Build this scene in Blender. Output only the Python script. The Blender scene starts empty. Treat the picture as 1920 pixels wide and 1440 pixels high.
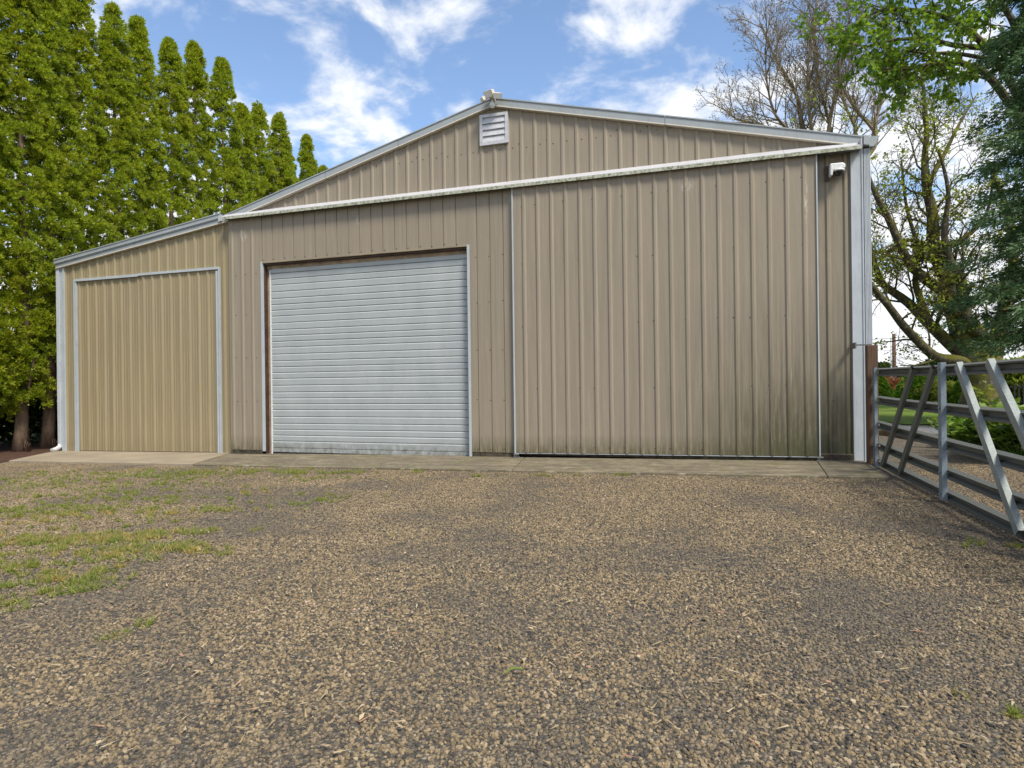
import bpy, math, random
import numpy as np
from mathutils import Vector, Matrix
rng = np.random.default_rng(7); random.seed(7)
scn = bpy.context.scene
col = scn.collection
R = math.radians

# ------------------------------------------------------------------ camera
FPX, CX, CY, TILT, YAW = 1178., 960., 718., 0.0125, R(17.6)
CAM = np.array([0., -9.82, 1.21])
LOOK = np.array([-math.sin(YAW), math.cos(YAW), 0.])
RIGHT = np.array([math.cos(YAW), math.sin(YAW), 0.])
UP = np.array([0., 0., 1.])
th = math.atan(TILT)
xc = math.cos(th) * RIGHT - math.sin(th) * UP
yc = math.sin(th) * RIGHT + math.cos(th) * UP
cd = bpy.data.cameras.new('camera'); cam = bpy.data.objects.new('camera', cd); col.objects.link(cam)
cd.sensor_fit = 'HORIZONTAL'; cd.sensor_width = 36; cd.lens = 36 * FPX / 1920
cd.shift_y = -2 / 1920; cd.clip_start = .05; cd.clip_end = 2000
m = Matrix.Identity(4)
for i in range(3):
    m[i][0] = xc[i]; m[i][1] = yc[i]; m[i][2] = -LOOK[i]; m[i][3] = CAM[i]
cam.matrix_world = m
scn.camera = cam

# ------------------------------------------------------------------ sky and sun
SUN_EL, SUN_AZ = R(53), R(50)          # azimuth measured from the facade normal towards the right
sdir = Vector((math.sin(SUN_AZ) * math.cos(SUN_EL), -math.cos(SUN_AZ) * math.cos(SUN_EL), math.sin(SUN_EL)))
w = bpy.data.worlds.new('World'); scn.world = w; w.use_nodes = True
nt = w.node_tree; N = nt.nodes; L = nt.links; N.clear()
out = N.new('ShaderNodeOutputWorld'); bg = N.new('ShaderNodeBackground'); bg.inputs[1].default_value = .105
sky = N.new('ShaderNodeTexSky'); sky.sky_type = 'NISHITA'; sky.sun_disc = False
sky.sun_elevation = SUN_EL; sky.sun_rotation = math.atan2(sdir.x, sdir.y)
sky.altitude = 50; sky.air_density = 1.0; sky.dust_density = .6; sky.ozone_density = 2.0
tc = N.new('ShaderNodeTexCoord'); sx = N.new('ShaderNodeSeparateXYZ'); L.new(tc.outputs['Generated'], sx.inputs[0])
def wm(op, a, b=None, clamp=False):
    n = N.new('ShaderNodeMath'); n.operation = op; n.use_clamp = clamp
    for i, v in enumerate((a, b)):
        if v is None: continue
        if isinstance(v, (int, float)): n.inputs[i].default_value = v
        else: L.new(v, n.inputs[i])
    return n.outputs[0]
zz = wm('ADD', wm('MAXIMUM', sx.outputs[2], 0.), .22)
cx_ = wm('DIVIDE', sx.outputs[0], zz); cy_ = wm('DIVIDE', sx.outputs[1], zz)
cb = N.new('ShaderNodeCombineXYZ'); L.new(cx_, cb.inputs[0]); L.new(cy_, cb.inputs[1]); cb.inputs[2].default_value = 3.7
n1 = N.new('ShaderNodeTexNoise'); n1.inputs['Scale'].default_value = 4.3; n1.inputs['Detail'].default_value = 9
n1.inputs['Roughness'].default_value = .56; n1.inputs['Distortion'].default_value = .25; L.new(cb.outputs[0], n1.inputs['Vector'])
hz = wm('MULTIPLY', wm('SUBTRACT', .42, sx.outputs[2], True), .55)       # thicker cloud towards the horizon
dens = wm('ADD', n1.outputs[0], hz)
rp = N.new('ShaderNodeValToRGB'); rp.color_ramp.elements[0].position = .45; rp.color_ramp.elements[1].position = .66
rp.color_ramp.interpolation = 'EASE'
L.new(dens, rp.inputs[0])
mx = N.new('ShaderNodeMix'); mx.data_type = 'RGBA'
L.new(rp.outputs[0], mx.inputs[0])
gain = N.new('ShaderNodeVectorMath'); gain.operation = 'MULTIPLY'; L.new(sky.outputs[0], gain.inputs[0]); gain.inputs[1].default_value = (1.2, 1.2, 1.2)
L.new(gain.outputs[0], mx.inputs[6]); mx.inputs[7].default_value = (5.6, 5.7, 5.9, 1)
L.new(mx.outputs[2], bg.inputs[0]); L.new(bg.outputs[0], out.inputs[0])

sd = bpy.data.lights.new('sun', 'SUN'); sun = bpy.data.objects.new('sun', sd); col.objects.link(sun)
sd.energy = 2.7; sd.angle = R(15); sd.color = (1, .94, .82)
sun.rotation_euler = sdir.to_track_quat('Z', 'Y').to_euler(); sun.location = sdir * 60
vs = scn.view_settings; vs.view_transform = 'Standard'; vs.look = 'None'; vs.exposure = .9; vs.gamma = 1; vs.use_curve_mapping = False
scn.render.engine = 'CYCLES'

# ------------------------------------------------------------------ pixel helpers (a pixel gives a direction; a plane gives the place)
GK, GZ = .0125, .02
def gz(x, y=0): return GK * np.clip(x, -16, 14) + GZ
def ray(px, py):
    dx, dy = px - CX, py - CY; n = math.hypot(1, TILT)
    return LOOK + RIGHT * ((dx - TILT * dy) / n / FPX) - UP * ((TILT * dx + dy) / n / FPX)
def on_wall(px, py, y=0.):
    r = ray(px, py); p = CAM + r * ((y - CAM[1]) / r[1]); return p[0], p[2]
def on_ground(px, py, dz=0.):
    r = ray(px, py); t = (GK * CAM[0] + GZ + dz - CAM[2]) / (r[2] - GK * r[0]); return CAM + r * t
def on_x(px, py, x):
    r = ray(px, py); p = CAM + r * ((x - CAM[0]) / r[0]); return p[1], p[2]
def at(px, py, Z): return CAM + ray(px, py) * Z

# ------------------------------------------------------------------ object helpers
def tag(o, label=None, cat=None, group=None, kind=None):
    for k, v in (('label', label), ('category', cat), ('group', group), ('kind', kind)):
        if v: o[k] = v
    return o
def thing(name, loc, label, cat, group=None):
    o = bpy.data.objects.new(name, None); col.objects.link(o); o.location = loc; o.empty_display_size = .2
    return tag(o, label, cat, group)
def link(name, me, mat, parent=None, loc=None):
    o = bpy.data.objects.new(name, me); col.objects.link(o)
    if mat and not me.materials: me.materials.append(MT[mat])
    if parent:
        o.parent = parent
        if parent.type == 'EMPTY': o.matrix_parent_inverse = Matrix.Translation(-Vector(parent.location))
        elif parent.location.length > 0: o.matrix_parent_inverse = Matrix.Translation(-Vector(parent.location))
    if loc is not None: o.location = loc
    return o
class MB:
    def __init__(s): s.v = []; s.f = []
    def add(s, vs, fs):
        b = len(s.v); s.v += [tuple(map(float, p)) for p in vs]; s.f += [tuple(b + i for i in f) for f in fs]; return s
    def box(s, x0, x1, y0, y1, z0, z1):
        return s.add([(x, y, z) for x in (x0, x1) for y in (y0, y1) for z in (z0, z1)],
                     [(0, 1, 3, 2), (4, 6, 7, 5), (0, 4, 5, 1), (2, 3, 7, 6), (0, 2, 6, 4), (1, 5, 7, 3)])
    def prism(s, poly, y0, y1):          # poly of (x, z), front face at y0 (towards camera)
        n = len(poly)
        a = sum(poly[i][0] * poly[(i + 1) % n][1] - poly[(i + 1) % n][0] * poly[i][1] for i in range(n))
        if a < 0: poly = poly[::-1]
        vs = [(x, y0, z) for x, z in poly] + [(x, y1, z) for x, z in poly]
        return s.add(vs, [tuple(range(n)), tuple(range(2 * n - 1, n - 1, -1))] + [(i + n, (i + 1) % n + n, (i + 1) % n, i) for i in range(n)])
    def sweep(s, prof, A, B, side, upv, cap=True):   # open profile of (side, up) pairs swept from A to B
        A, B, side, upv = map(np.array, (A, B, side, upv)); n = len(prof)
        vs = [A + side * p + upv * q for p, q in prof] + [B + side * p + upv * q for p, q in prof]
        return s.add(vs, [(i, i + 1, i + 1 + n, i + n) for i in range(n - 1)])
    def closed(s, prof, A, B, side, upv):
        A, B, side, upv = map(np.array, (A, B, side, upv)); n = len(prof)
        vs = [A + side * p + upv * q for p, q in prof] + [B + side * p + upv * q for p, q in prof]
        return s.add(vs, [(i, (i + 1) % n, (i + 1) % n + n, i + n) for i in range(n)] + [tuple(range(n - 1, -1, -1)), tuple(range(n, 2 * n))])
    def tube(s, pts, rad, n=8):
        pts = [Vector(p) for p in pts]
        if isinstance(rad, (int, float)): rad = [rad] * len(pts)
        b = len(s.v); u = None
        for i, p in enumerate(pts):
            t = (pts[min(i + 1, len(pts) - 1)] - pts[max(i - 1, 0)]).normalized()
            if u is None: u = t.orthogonal().normalized()
            else:
                u = (u - t * u.dot(t))
                u = u.normalized() if u.length > 1e-6 else t.orthogonal().normalized()
            v = t.cross(u)
            for k in range(n):
                a = 2 * math.pi * k / n; q = p + (u * math.cos(a) + v * math.sin(a)) * rad[i]; s.v.append(tuple(q))
        for i in range(len(pts) - 1):
            for k in range(n):
                s.f.append((b + i * n + k, b + i * n + (k + 1) % n, b + (i + 1) * n + (k + 1) % n, b + (i + 1) * n + k))
        s.f.append(tuple(b + k for k in range(n - 1, -1, -1)))
        e = b + (len(pts) - 1) * n; s.f.append(tuple(e + k for k in range(n)))
        return s
    def lathe(s, prof, c, n=16, axis=(0, 0, 1)):       # prof of (radius, height)
        q = Vector((0, 0, 1)).rotation_difference(Vector(axis)); b = len(s.v)
        for r, h in prof:
            for k in range(n):
                a = 2 * math.pi * k / n; s.v.append(tuple(q @ Vector((r * math.cos(a), r * math.sin(a), h)) + Vector(c)))
        for i in range(len(prof) - 1):
            for k in range(n): s.f.append((b + i * n + k, b + i * n + (k + 1) % n, b + (i + 1) * n + (k + 1) % n, b + (i + 1) * n + k))
        s.f.append(tuple(b + k for k in range(n - 1, -1, -1))); e = b + (len(prof) - 1) * n; s.f.append(tuple(e + k for k in range(n)))
        return s
    def mesh(s, name, smooth=False):
        me = bpy.data.meshes.new(name); me.from_pydata(s.v, [], s.f); me.validate(); 
        if smooth: me.polygons.foreach_set('use_smooth', [True] * len(me.polygons))
        me.update(); return me
    def build(s, name, mat, parent=None, smooth=False, bevel=0):
        o = link(name, s.mesh(name, smooth), mat, parent)
        if bevel:
            b = o.modifiers.new('bevel', 'BEVEL'); b.width = bevel; b.segments = 2; b.limit_method = 'ANGLE'; b.harden_normals = False
        return o
def np_mesh(name, V, k):                 # V: (n*k,3) loose polygons of k corners each
    me = bpy.data.meshes.new(name); n = len(V) // k
    me.vertices.add(len(V)); me.vertices.foreach_set('co', np.ascontiguousarray(V, dtype=np.float32).ravel())
    me.loops.add(n * k); me.loops.foreach_set('vertex_index', np.arange(n * k, dtype=np.int32))
    me.polygons.add(n); me.polygons.foreach_set('loop_start', np.arange(0, n * k, k, dtype=np.int32))
    me.polygons.foreach_set('loop_total', np.full(n, k, dtype=np.int32))
    me.update(calc_edges=True); return me

# ------------------------------------------------------------------ materials
MT = {}
def lerp_ramp(nodes, stops, interp='LINEAR'):
    r = nodes.new('ShaderNodeValToRGB'); cr = r.color_ramp; cr.interpolation = interp
    while len(cr.elements) < len(stops): cr.elements.new(.5)
    for e, (p, c) in zip(cr.elements, stops): e.position = p; e.color = (*c, 1) if len(c) == 3 else c
    return r
class NT:
    def __init__(s, name):
        s.m = bpy.data.materials.new(name); s.m.use_nodes = True; MT[name] = s.m
        s.t = s.m.node_tree; s.N = s.t.nodes; s.L = s.t.links; s.N.clear()
        s.out = s.N.new('ShaderNodeOutputMaterial'); s.b = s.N.new('ShaderNodeBsdfPrincipled'); s.L.new(s.b.outputs[0], s.out.inputs[0])
        g = s.N.new('ShaderNodeNewGeometry'); s.g = g; s.pos = g.outputs['Position']
    def set(s, sock, v):
        if hasattr(v, 'links') or isinstance(v, bpy.types.NodeSocket): s.L.new(v, sock)
        else: sock.default_value = (*v, 1) if isinstance(v, tuple) and len(v) == 3 and sock.type == 'RGBA' else v
    def scale(s, v, sc):
        n = s.N.new('ShaderNodeVectorMath'); n.operation = 'MULTIPLY'; s.L.new(v, n.inputs[0]); n.inputs[1].default_value = sc; return n.outputs[0]
    def noise(s, sc=(1, 1, 1), scale=5., detail=4, rough=.55, vec=None, dist=0):
        n = s.N.new('ShaderNodeTexNoise'); s.L.new(s.scale(vec or s.pos, sc), n.inputs['Vector'])
        n.inputs['Scale'].default_value = scale; n.inputs['Detail'].default_value = detail; n.inputs['Roughness'].default_value = rough; n.inputs['Distortion'].default_value = dist
        return n.outputs[0]
    def voro(s, sc=(1, 1, 1), scale=5., feature='F1', vec=None):
        n = s.N.new('ShaderNodeTexVoronoi'); n.feature = feature; s.L.new(s.scale(vec or s.pos, sc), n.inputs['Vector']); n.inputs['Scale'].default_value = scale
        return n
    def ramp(s, v, *stops, interp='LINEAR'):
        r = lerp_ramp(s.N, stops, interp); s.L.new(v, r.inputs[0]); return r.outputs[0]
    def mask(s, v, a, b):
        r = s.N.new('ShaderNodeMapRange'); r.inputs[1].default_value = a; r.inputs[2].default_value = b; s.L.new(v, r.inputs[0]); return r.outputs[0]
    def mix(s, f, a, b, mode='MIX'):
        n = s.N.new('ShaderNodeMix'); n.data_type = 'RGBA'; n.blend_type = mode
        s.set(n.inputs[0], f); s.set(n.inputs[6], a); s.set(n.inputs[7], b); return n.outputs[2]
    def math(s, op, a, b=0., clamp=False):
        n = s.N.new('ShaderNodeMath'); n.operation = op; n.use_clamp = clamp; s.set(n.inputs[0], a); s.set(n.inputs[1], b); return n.outputs[0]
    def xyz(s):
        n = s.N.new('ShaderNodeSeparateXYZ'); s.L.new(s.pos, n.inputs[0]); return n.outputs
    def bump(s, h, st=.3, d=.01):
        n = s.N.new('ShaderNodeBump'); n.inputs['Strength'].default_value = st; n.inputs['Distance'].default_value = d
        s.L.new(h, n.inputs['Height']); s.L.new(n.outputs[0], s.b.inputs['Normal'])
    def fin(s, c, rough=.6, metal=0., spec=.5):
        s.set(s.b.inputs['Base Color'], c); s.set(s.b.inputs['Roughness'], rough); s.b.inputs['Metallic'].default_value = metal
        s.b.inputs['Specular IOR Level'].default_value = spec; return s
def plain(name, c, var=.12, rough=.6, metal=0., nscale=6, sc=(1, 1, 1), bump=0, bs=60, bd=.004):
    t = NT(name); n = t.noise(sc, nscale, 6, .6)
    lo = tuple(x * (1 - var * 1.6) for x in c); hi = tuple(min(1, x * (1 + var)) for x in c)
    cc = t.ramp(n, (.3, lo), (.7, hi)); t.fin(cc, rough, metal)
    if bump: t.bump(t.noise(sc, bs, 5, .6), bump, bd)
    return t
def siding(name, c, grime=1.):
    t = NT(name); X, Y, Z = t.xyz()
    st = t.noise((9, 3, .22), 3., 6, .6); fi = t.noise((60, 20, 3), 2., 3, .6)
    cc = t.ramp(st, (.3, tuple(x * .80 for x in c)), (.7, tuple(x * 1.09 for x in c)))
    cc = t.mix(t.mask(fi, .45, .8), cc, tuple(x * .86 for x in c))
    blot = t.noise((1, 1, 1), .7, 3, .5)
    cc = t.mix(t.math('MULTIPLY', t.mask(blot, .4, .7), .35), cc, (c[0] * 1.02, c[1] * 1.0, c[2] * .96))
    # splash-back dirt along the foot of the sheets
    zg = t.math('SUBTRACT', Z, t.math('MULTIPLY', X, GK))
    foot = t.math('MULTIPLY', t.mask(zg, .42, .14), t.mask(t.noise((22, 8, 3), 1.6, 5, .65), .30, .55))
    cc = t.mix(t.math('MULTIPLY', foot, .8 * grime), cc, (.085, .072, .030))
    # green-black algae streaks creeping up the damp right-hand corner
    ax = t.mask(X, -1.1, .9)
    az = t.mask(zg, 2.7, .4)
    al = t.math('MULTIPLY', t.math('MULTIPLY', ax, az), t.mask(t.noise((26, 8, 1.1), 1., 6, .7), .30, .58))
    cc = t.mix(t.math('MULTIPLY', al, .85 * grime, True), cc, (.068, .062, .032))
    cor = t.math('MULTIPLY', t.mask(X, 1.42, 1.47), t.mask(t.noise((14, 4, 1.0), 1.2, 6, .7), .30, .72))
    cc = t.mix(t.math('MULTIPLY', cor, .4 * grime, True), cc, (.11, .10, .062))
    low = t.math('MULTIPLY', t.math('MULTIPLY', t.mask(X, -.2, 1.2), t.mask(zg, 1.3, .2)), t.mask(t.noise((9, 4, 2.2), 1.6, 7, .72), .30, .54))
    cc = t.mix(t.math('MULTIPLY', low, .85 * grime, True), cc, (.055, .056, .022))
    # pale run marks
    run = t.math('MULTIPLY', t.mask(t.noise((55, 8, .5), 1., 2, .5), .70, .76), t.mask(t.noise((2, 2, 2), 1.1, 2), .56, .66))
    cc = t.mix(t.math('MULTIPLY', run, .5), cc, (.5, .46, .38))
    # chalky bird marks
    for qx, qz, rx, rz in ((-8.33, 4.05, .10, .14), (1.30, 3.75, .03, .40), (-.30, 4.1, .12, .12), (-5.9, 4.1, .06, .12)):
        e = t.math('ADD', t.math('POWER', t.math('DIVIDE', t.math('SUBTRACT', X, qx), rx), 2.), t.math('POWER', t.math('DIVIDE', t.math('SUBTRACT', Z, qz), rz), 2.))
        dm = t.math('MULTIPLY', t.mask(e, 1.0, .3), t.mask(t.noise((40, 8, 7), 1.3, 4, .7), .50, .60))
        cc = t.mix(t.math('MULTIPLY', dm, .6), cc, (.52, .49, .42))
    t.fin(cc, t.mask(st, .2, 1.1), 0, .4); t.set(t.b.inputs['Roughness'], t.math('ADD', t.math('MULTIPLY', st, .25), .42))
    t.bump(t.noise((3, 3, .8), 1.3, 3), .30, .035)
    return t
siding('siding_taupe', (.270, .226, .166))
siding('siding_tan', (.275, .222, .128), .25)
def painted(name, c, dirt=.4):
    t = NT(name)
    n = t.noise((1, 1, 1), 3., 6, .65); cc = t.ramp(n, (.3, tuple(x * .9 for x in c)), (.7, tuple(min(1, x * 1.06) for x in c)))
    d = t.mask(t.noise((30, 8, 3), 1.5, 6, .7), .52, .75)
    cc = t.mix(t.math('MULTIPLY', d, dirt), cc, (.16, .16, .12)); t.fin(cc, .5, 0, .4); return t
painted('fascia_grey', (.30, .325, .335), .5)
painted('trim_white', (.40, .43, .45), .35)
painted('header_white', (.46, .45, .46), .45)
t = NT('header_lip'); n = t.noise((12, 12, 12), 2., 6, .7)
t.fin(t.ramp(n, (.36, (.10, .105, .055)), (.52, (.36, .37, .28)), (.7, (.52, .52, .45))), .8)
t = NT('door_white'); X, Y, Z = t.xyz()
n = t.noise((2, 2, .8), 1.4, 5, .6); cc = t.ramp(n, (.3, (.345, .37, .37)), (.7, (.40, .425, .42)))
d = t.math('MULTIPLY', t.mask(Z, .22, .04), t.mask(t.noise((5, 3, 4), 1.5, 7, .75), .36, .62))
cc = t.mix(t.math('MULTIPLY', d, .8), cc, (.10, .09, .06))
sm = t.mask(t.noise((3, 3, 9), 1.2, 5, .7), .54, .75)
cc = t.mix(t.math('MULTIPLY', sm, .30), cc, (.25, .25, .22)); t.fin(cc, .45, 0, .4)
plain('dark_board', (.060, .048, .030), .5, .9, 0, 14, bump=.4, bs=40)
plain('brown_steel', (.062, .030, .018), .4, .6, 0, 9)
plain('tan_board', (.30, .22, .14), .25, .7, 0, 8)
plain('black', (.008, .008, .009), .2, .5)
plain('screw', (.03, .026, .02), .4, .6)
t = plain('louvre', (.48, .48, .50), .1, .5, 0, 20)
plain('cream_plastic', (.60, .55, .45), .12, .5, 0, 30)
plain('white_plastic', (.66, .66, .64), .08, .4, 0, 30)
t = NT('dome_glass'); t.fin((.010, .010, .012), .06, 0, .8)
t = NT('lens'); t.fin((.75, .75, .72), .15, 0, .6)
def galv(name, c):
    t = NT(name); v = t.voro((1, 1, 1), 70.); r = t.ramp(v.outputs['Distance'], (0, tuple(x * .78 for x in c)), (.6, tuple(x * 1.12 for x in c)))
    n = t.mask(t.noise((1, 1, 1), 9, 6, .7), .45, .72); cc = t.mix(t.math('MULTIPLY', n, .5), r, (.13, .14, .115))
    ru = t.mask(t.noise((3, 3, 3), 5, 5, .7), .66, .74); cc = t.mix(t.math('MULTIPLY', ru, .5), cc, (.14, .085, .045))
    t.fin(cc, .55, .2, .4); return t
galv('galv', (.115, .12, .108)); galv('galv_blue', (.19, .235, .265)); galv('galv_lit', (.24, .265, .25))  # dark tone holds the rail webs' shade, pale tone the light on front braces
t = NT('wood_brown'); n = t.noise((22, 22, .9), 2, 6, .65); t.fin(t.ramp(n, (.25, (.028, .014, .008)), (.5, (.085, .044, .022)), (.75, (.135, .075, .04))), .8); t.bump(n, .6, .006)
def concrete(name, c, old):
    t = NT(name); n = t.noise((1, 1, 1), 1.6, 8, .62); cc = t.ramp(n, (.3, tuple(x * .72 for x in c)), (.68, tuple(x * 1.1 for x in c)))
    f = t.noise((1, 1, 1), 60, 4, .7); cc = t.mix(t.mask(f, .5, .8), cc, tuple(x * .7 for x in c))
    if old:
        cc = t.mix(t.math('MULTIPLY', t.mask(t.noise((.7, 2.4, 1), 2.2, 7, .7), .40, .56), .75), cc, (.085, .068, .042))
        cc = t.mix(t.math('MULTIPLY', t.mask(t.noise((1, 1, 1), 3.1, 7, .7), .50, .62), .6), cc, (.10, .10, .034))
        cc = t.mix(t.math('MULTIPLY', t.mask(t.noise((1.4, 5, 1), 5, 5, .7), .54, .64), .75), cc, (.33, .28, .19))
    t.fin(cc, .85); t.bump(t.noise((1, 1, 1), 90, 5, .7), .35, .004); return t
concrete('concrete_new', (.30, .245, .168), 0); concrete('concrete_old', (.215, .175, .115), 1)
t = NT('gravel'); v = t.voro((1, 1, 1), 58.); big = t.noise((1, 1, 1), .8, 4, .6)
rc = t.N.new('ShaderNodeSeparateColor'); t.L.new(v.outputs['Color'], rc.inputs[0])
cs = t.ramp(rc.outputs[0], (0, (.05, .045, .04)), (.3, (.10, .085, .064)), (.55, (.165, .13, .086)), (.85, (.23, .18, .118)), (1, (.34, .29, .22)))
cs = t.mix(t.math('MULTIPLY', t.mask(big, .45, .62), .35), cs, (.15, .13, .10))
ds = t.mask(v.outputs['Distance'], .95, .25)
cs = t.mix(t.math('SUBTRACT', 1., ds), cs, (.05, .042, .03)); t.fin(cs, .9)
t.bump(t.math('SUBTRACT', 1., v.outputs['Distance']), .9, .02)
t = NT('stone'); oi = t.N.new('ShaderNodeObjectInfo')
big = t.noise((1, 1, 1), .62, 6, .68)
rr = t.math('ADD', t.math('MULTIPLY', oi.outputs['Random'], .86), t.math('MULTIPLY', t.mask(big, .62, .38), .14))
cs = t.ramp(rr, (0, (.040, .037, .035)), (.18, (.072, .064, .055)), (.34, (.145, .114, .074)), (.58, (.222, .165, .096)), (.86, (.29, .22, .130)), (.96, (.38, .305, .205)), (.985, (.36, .20, .14)), (1, (.55, .50, .43)))
cs = t.mix(t.math('MULTIPLY', t.mask(big, .47, .60), .55), cs, (.105, .096, .084))
fi = t.noise((1, 1, 1), 120, 4, .7); cs = t.mix(t.mask(fi, .45, .8), cs, t.mix(1., cs, (.6, .58, .55), 'MULTIPLY')); t.fin(cs, .95, 0, .12)
t = NT('mulch'); n = t.noise((1, 1, 1), 40, 6, .8); t.fin(t.ramp(n, (.3, (.02, .009, .005)), (.55, (.10, .042, .02)), (.8, (.19, .09, .05))), .95); t.bump(n, 1., .04)
t = NT('lawn'); n = t.noise((1, 1, 1), 60, 4, .8); b2 = t.noise((1, 1, 1), .5, 4, .6)
cc = t.ramp(n, (.3, (.09, .16, .015)), (.7, (.20, .31, .035))); cc = t.mix(t.math('MULTIPLY', t.mask(b2, .45, .7), .5), cc, (.26, .26, .07)); t.fin(cc, .9, 0, .2); t.bump(n, 1., .05)
t = NT('earth'); n = t.noise((1, 1, 1), 3, 8, .7); t.fin(t.ramp(n, (.3, (.06, .075, .02)), (.6, (.13, .15, .04)), (.8, (.17, .15, .08))), .95, 0, .2); t.bump(n, .6, .05)
t = NT('slate_drive'); v = t.voro((1, 1, 1), 7.); n = t.noise((1, 1, 1), 25, 5, .7)
cc = t.ramp(n, (.35, (.07, .074, .085)), (.65, (.22, .225, .24))); cc = t.mix(t.mask(t.noise((1, 1, 1), 1.4, 5, .7), .5, .62), cc, (.20, .165, .12)); t.fin(cc, .8); t.bump(n, .8, .03)
t = NT('kerb'); n = t.noise((1, 1, 1), 8, 6, .7); t.fin(t.ramp(n, (.3, (.07, .055, .03)), (.5, (.20, .15, .09)), (.62, (.20, .19, .05)), (.8, (.34, .28, .19))), .9); t.bump(n, .6, .02)
def bark(name, lo, hi, moss=None, mossy=.5):
    t = NT(name); n = t.noise((1, 1, .3), 9, 7, .7, dist=.4); cc = t.ramp(n, (.3, lo), (.7, hi))
    if moss:
        lich = t.mask(t.noise((1, 1, 1), 7, 5, .7), .55, .66); cc = t.mix(t.math('MULTIPLY', lich, .55), cc, (.33, .33, .29))
        nz = t.N.new('ShaderNodeSeparateXYZ'); t.L.new(t.g.outputs['Normal'], nz.inputs[0])
        mk = t.math('MULTIPLY', t.mask(t.math('ADD', nz.outputs[2], t.math('MULTIPLY', t.noise((1, 1, 1), 1.8, 5, .7), 2.2)), 1.35 - mossy, 1.75 - mossy), .9, True)
        cc = t.mix(mk, cc, moss)
    t.fin(cc, .95, 0, .2); t.bump(n, .9, .03); return t
bark('bark_thuja', (.075, .048, .032), (.25, .175, .12)); bark('bark_mossy', (.028, .022, .016), (.125, .10, .078), (.115, .105, .016), .36)
bark('bark_bare', (.13, .095, .07), (.32, .25, .18), (.20, .185, .075), .1); bark('bark_dark', (.015, .011, .008), (.06, .045, .032))
def leaf(name, stops, trans=.35, tc=1.3, rough=.55):
    t = NT(name); r = t.ramp(t.g.outputs['Random Per Island'], *stops)
    big = t.noise((1, 1, 1), 1.3, 3, .6)
    r = t.mix(t.math('MULTIPLY', t.mask(big, .42, .68), .35), r, t.mix(1., r, (1.25, .95, .55), 'MULTIPLY'))
    t.fin(r, rough, 0, .3); tr = t.N.new('ShaderNodeBsdfTranslucent')
    t.set(tr.inputs[0], t.mix(1., r, (tc, tc, tc * .6), 'MULTIPLY'))
    ms = t.N.new('ShaderNodeMixShader'); ms.inputs[0].default_value = trans
    t.L.new(t.b.outputs[0], ms.inputs[1]); t.L.new(tr.outputs[0], ms.inputs[2]); t.L.new(ms.outputs[0], t.out.inputs[0]); return t
leaf('leaf_thuja', [(0, (.13, .185, .012)), (.5, (.26, .335, .020)), (.93, (.36, .41, .036)), (1, (.32, .21, .06))], .46, 1.5)
leaf('leaf_fir', [(0, (.040, .085, .034)), (.6, (.095, .175, .072)), (1, (.20, .30, .15))], .3)
leaf('leaf_maple', [(0, (.055, .11, .012)), (.6, (.10, .18, .018)), (1, (.18, .25, .03))], .5, 1.7)
leaf('leaf_young', [(0, (.13, .17, .018)), (.6, (.20, .26, .028)), (1, (.29, .31, .05))], .5, 1.6)
leaf('leaf_shrub', [(0, (.055, .13, .016)), (.6, (.11, .22, .024)), (1, (.19, .30, .045))], .4)
leaf('leaf_dark', [(0, (.012, .03, .008)), (.6, (.03, .065, .014)), (1, (.065, .11, .025))], .3)
leaf('leaf_red', [(0, (.15, .045, .03)), (.6, (.25, .10, .06)), (1, (.30, .17, .09))], .4)
leaf('leaf_yellow', [(0, (.15, .21, .03)), (.6, (.24, .30, .05)), (1, (.34, .36, .11))], .4)
leaf('leaf_hosta', [(0, (.10, .18, .03)), (.6, (.18, .28, .05)), (1, (.29, .36, .13))], .4)
leaf('grass', [(0, (.11, .175, .022)), (.4, (.18, .25, .04)), (.65, (.29, .30, .09)), (1, (.40, .33, .15))], .35)
leaf('grass_dry', [(0, (.22, .21, .05)), (.5, (.36, .31, .10)), (.85, (.45, .37, .15)), (1, (.36, .20, .06))], .3)
leaf('straw', [(0, (.28, .21, .12)), (.5, (.40, .32, .19)), (.85, (.50, .42, .28)), (1, (.40, .18, .12))], .1)
plain('pole_wood', (.13, .075, .055), .3, .9, 0, 10); plain('pole_pale', (.50, .50, .50), .1, .6)

# ------------------------------------------------------------------ ground
def sheet(name, pts, mat, dz=0., kind='structure', n=1, zfun=None):
    mb = MB(); mb.add([(x, y, (zfun or gz)(x, y) + dz) for x, y in pts], [tuple(range(len(pts)))])
    o = mb.build(name, mat); tag(o, kind=kind); return o
def grid_sheet(name, xs, ys, mat, dz=0.):
    V = [(x, y, float(gz(x)) + dz) for y in ys for x in xs]; nx = len(xs)
    mb = MB(); mb.add(V, [(j * nx + i, j * nx + i + 1, (j + 1) * nx + i + 1, (j + 1) * nx + i) for j in range(len(ys) - 1) for i in range(nx - 1)])
    o = mb.build(name, mat); tag(o, kind='structure'); return o
grid_sheet('ground', [-900, -300, -80, -16, -8, 0, 8, 14, 80, 300, 900], [-300, -60, -14, 0, 20, 80, 300, 1200], 'earth', -.012)
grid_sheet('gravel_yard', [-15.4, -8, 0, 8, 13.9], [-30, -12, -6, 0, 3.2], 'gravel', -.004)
AY = -1.615                                            # front edge of the concrete apron
KB = [on_ground(1500, 806), on_ground(1650, 816), on_ground(1720, 822), on_ground(1800, 832), on_ground(1860, 846), on_ground(1990, 880)]
sheet('side_gravel', [(1.9, 0), (2.6, 3.15), (2.6, 6.2)] + [(p[0], p[1]) for p in KB[1:]] + [(9, .5), (9, 0)], 'gravel', .004)
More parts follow.
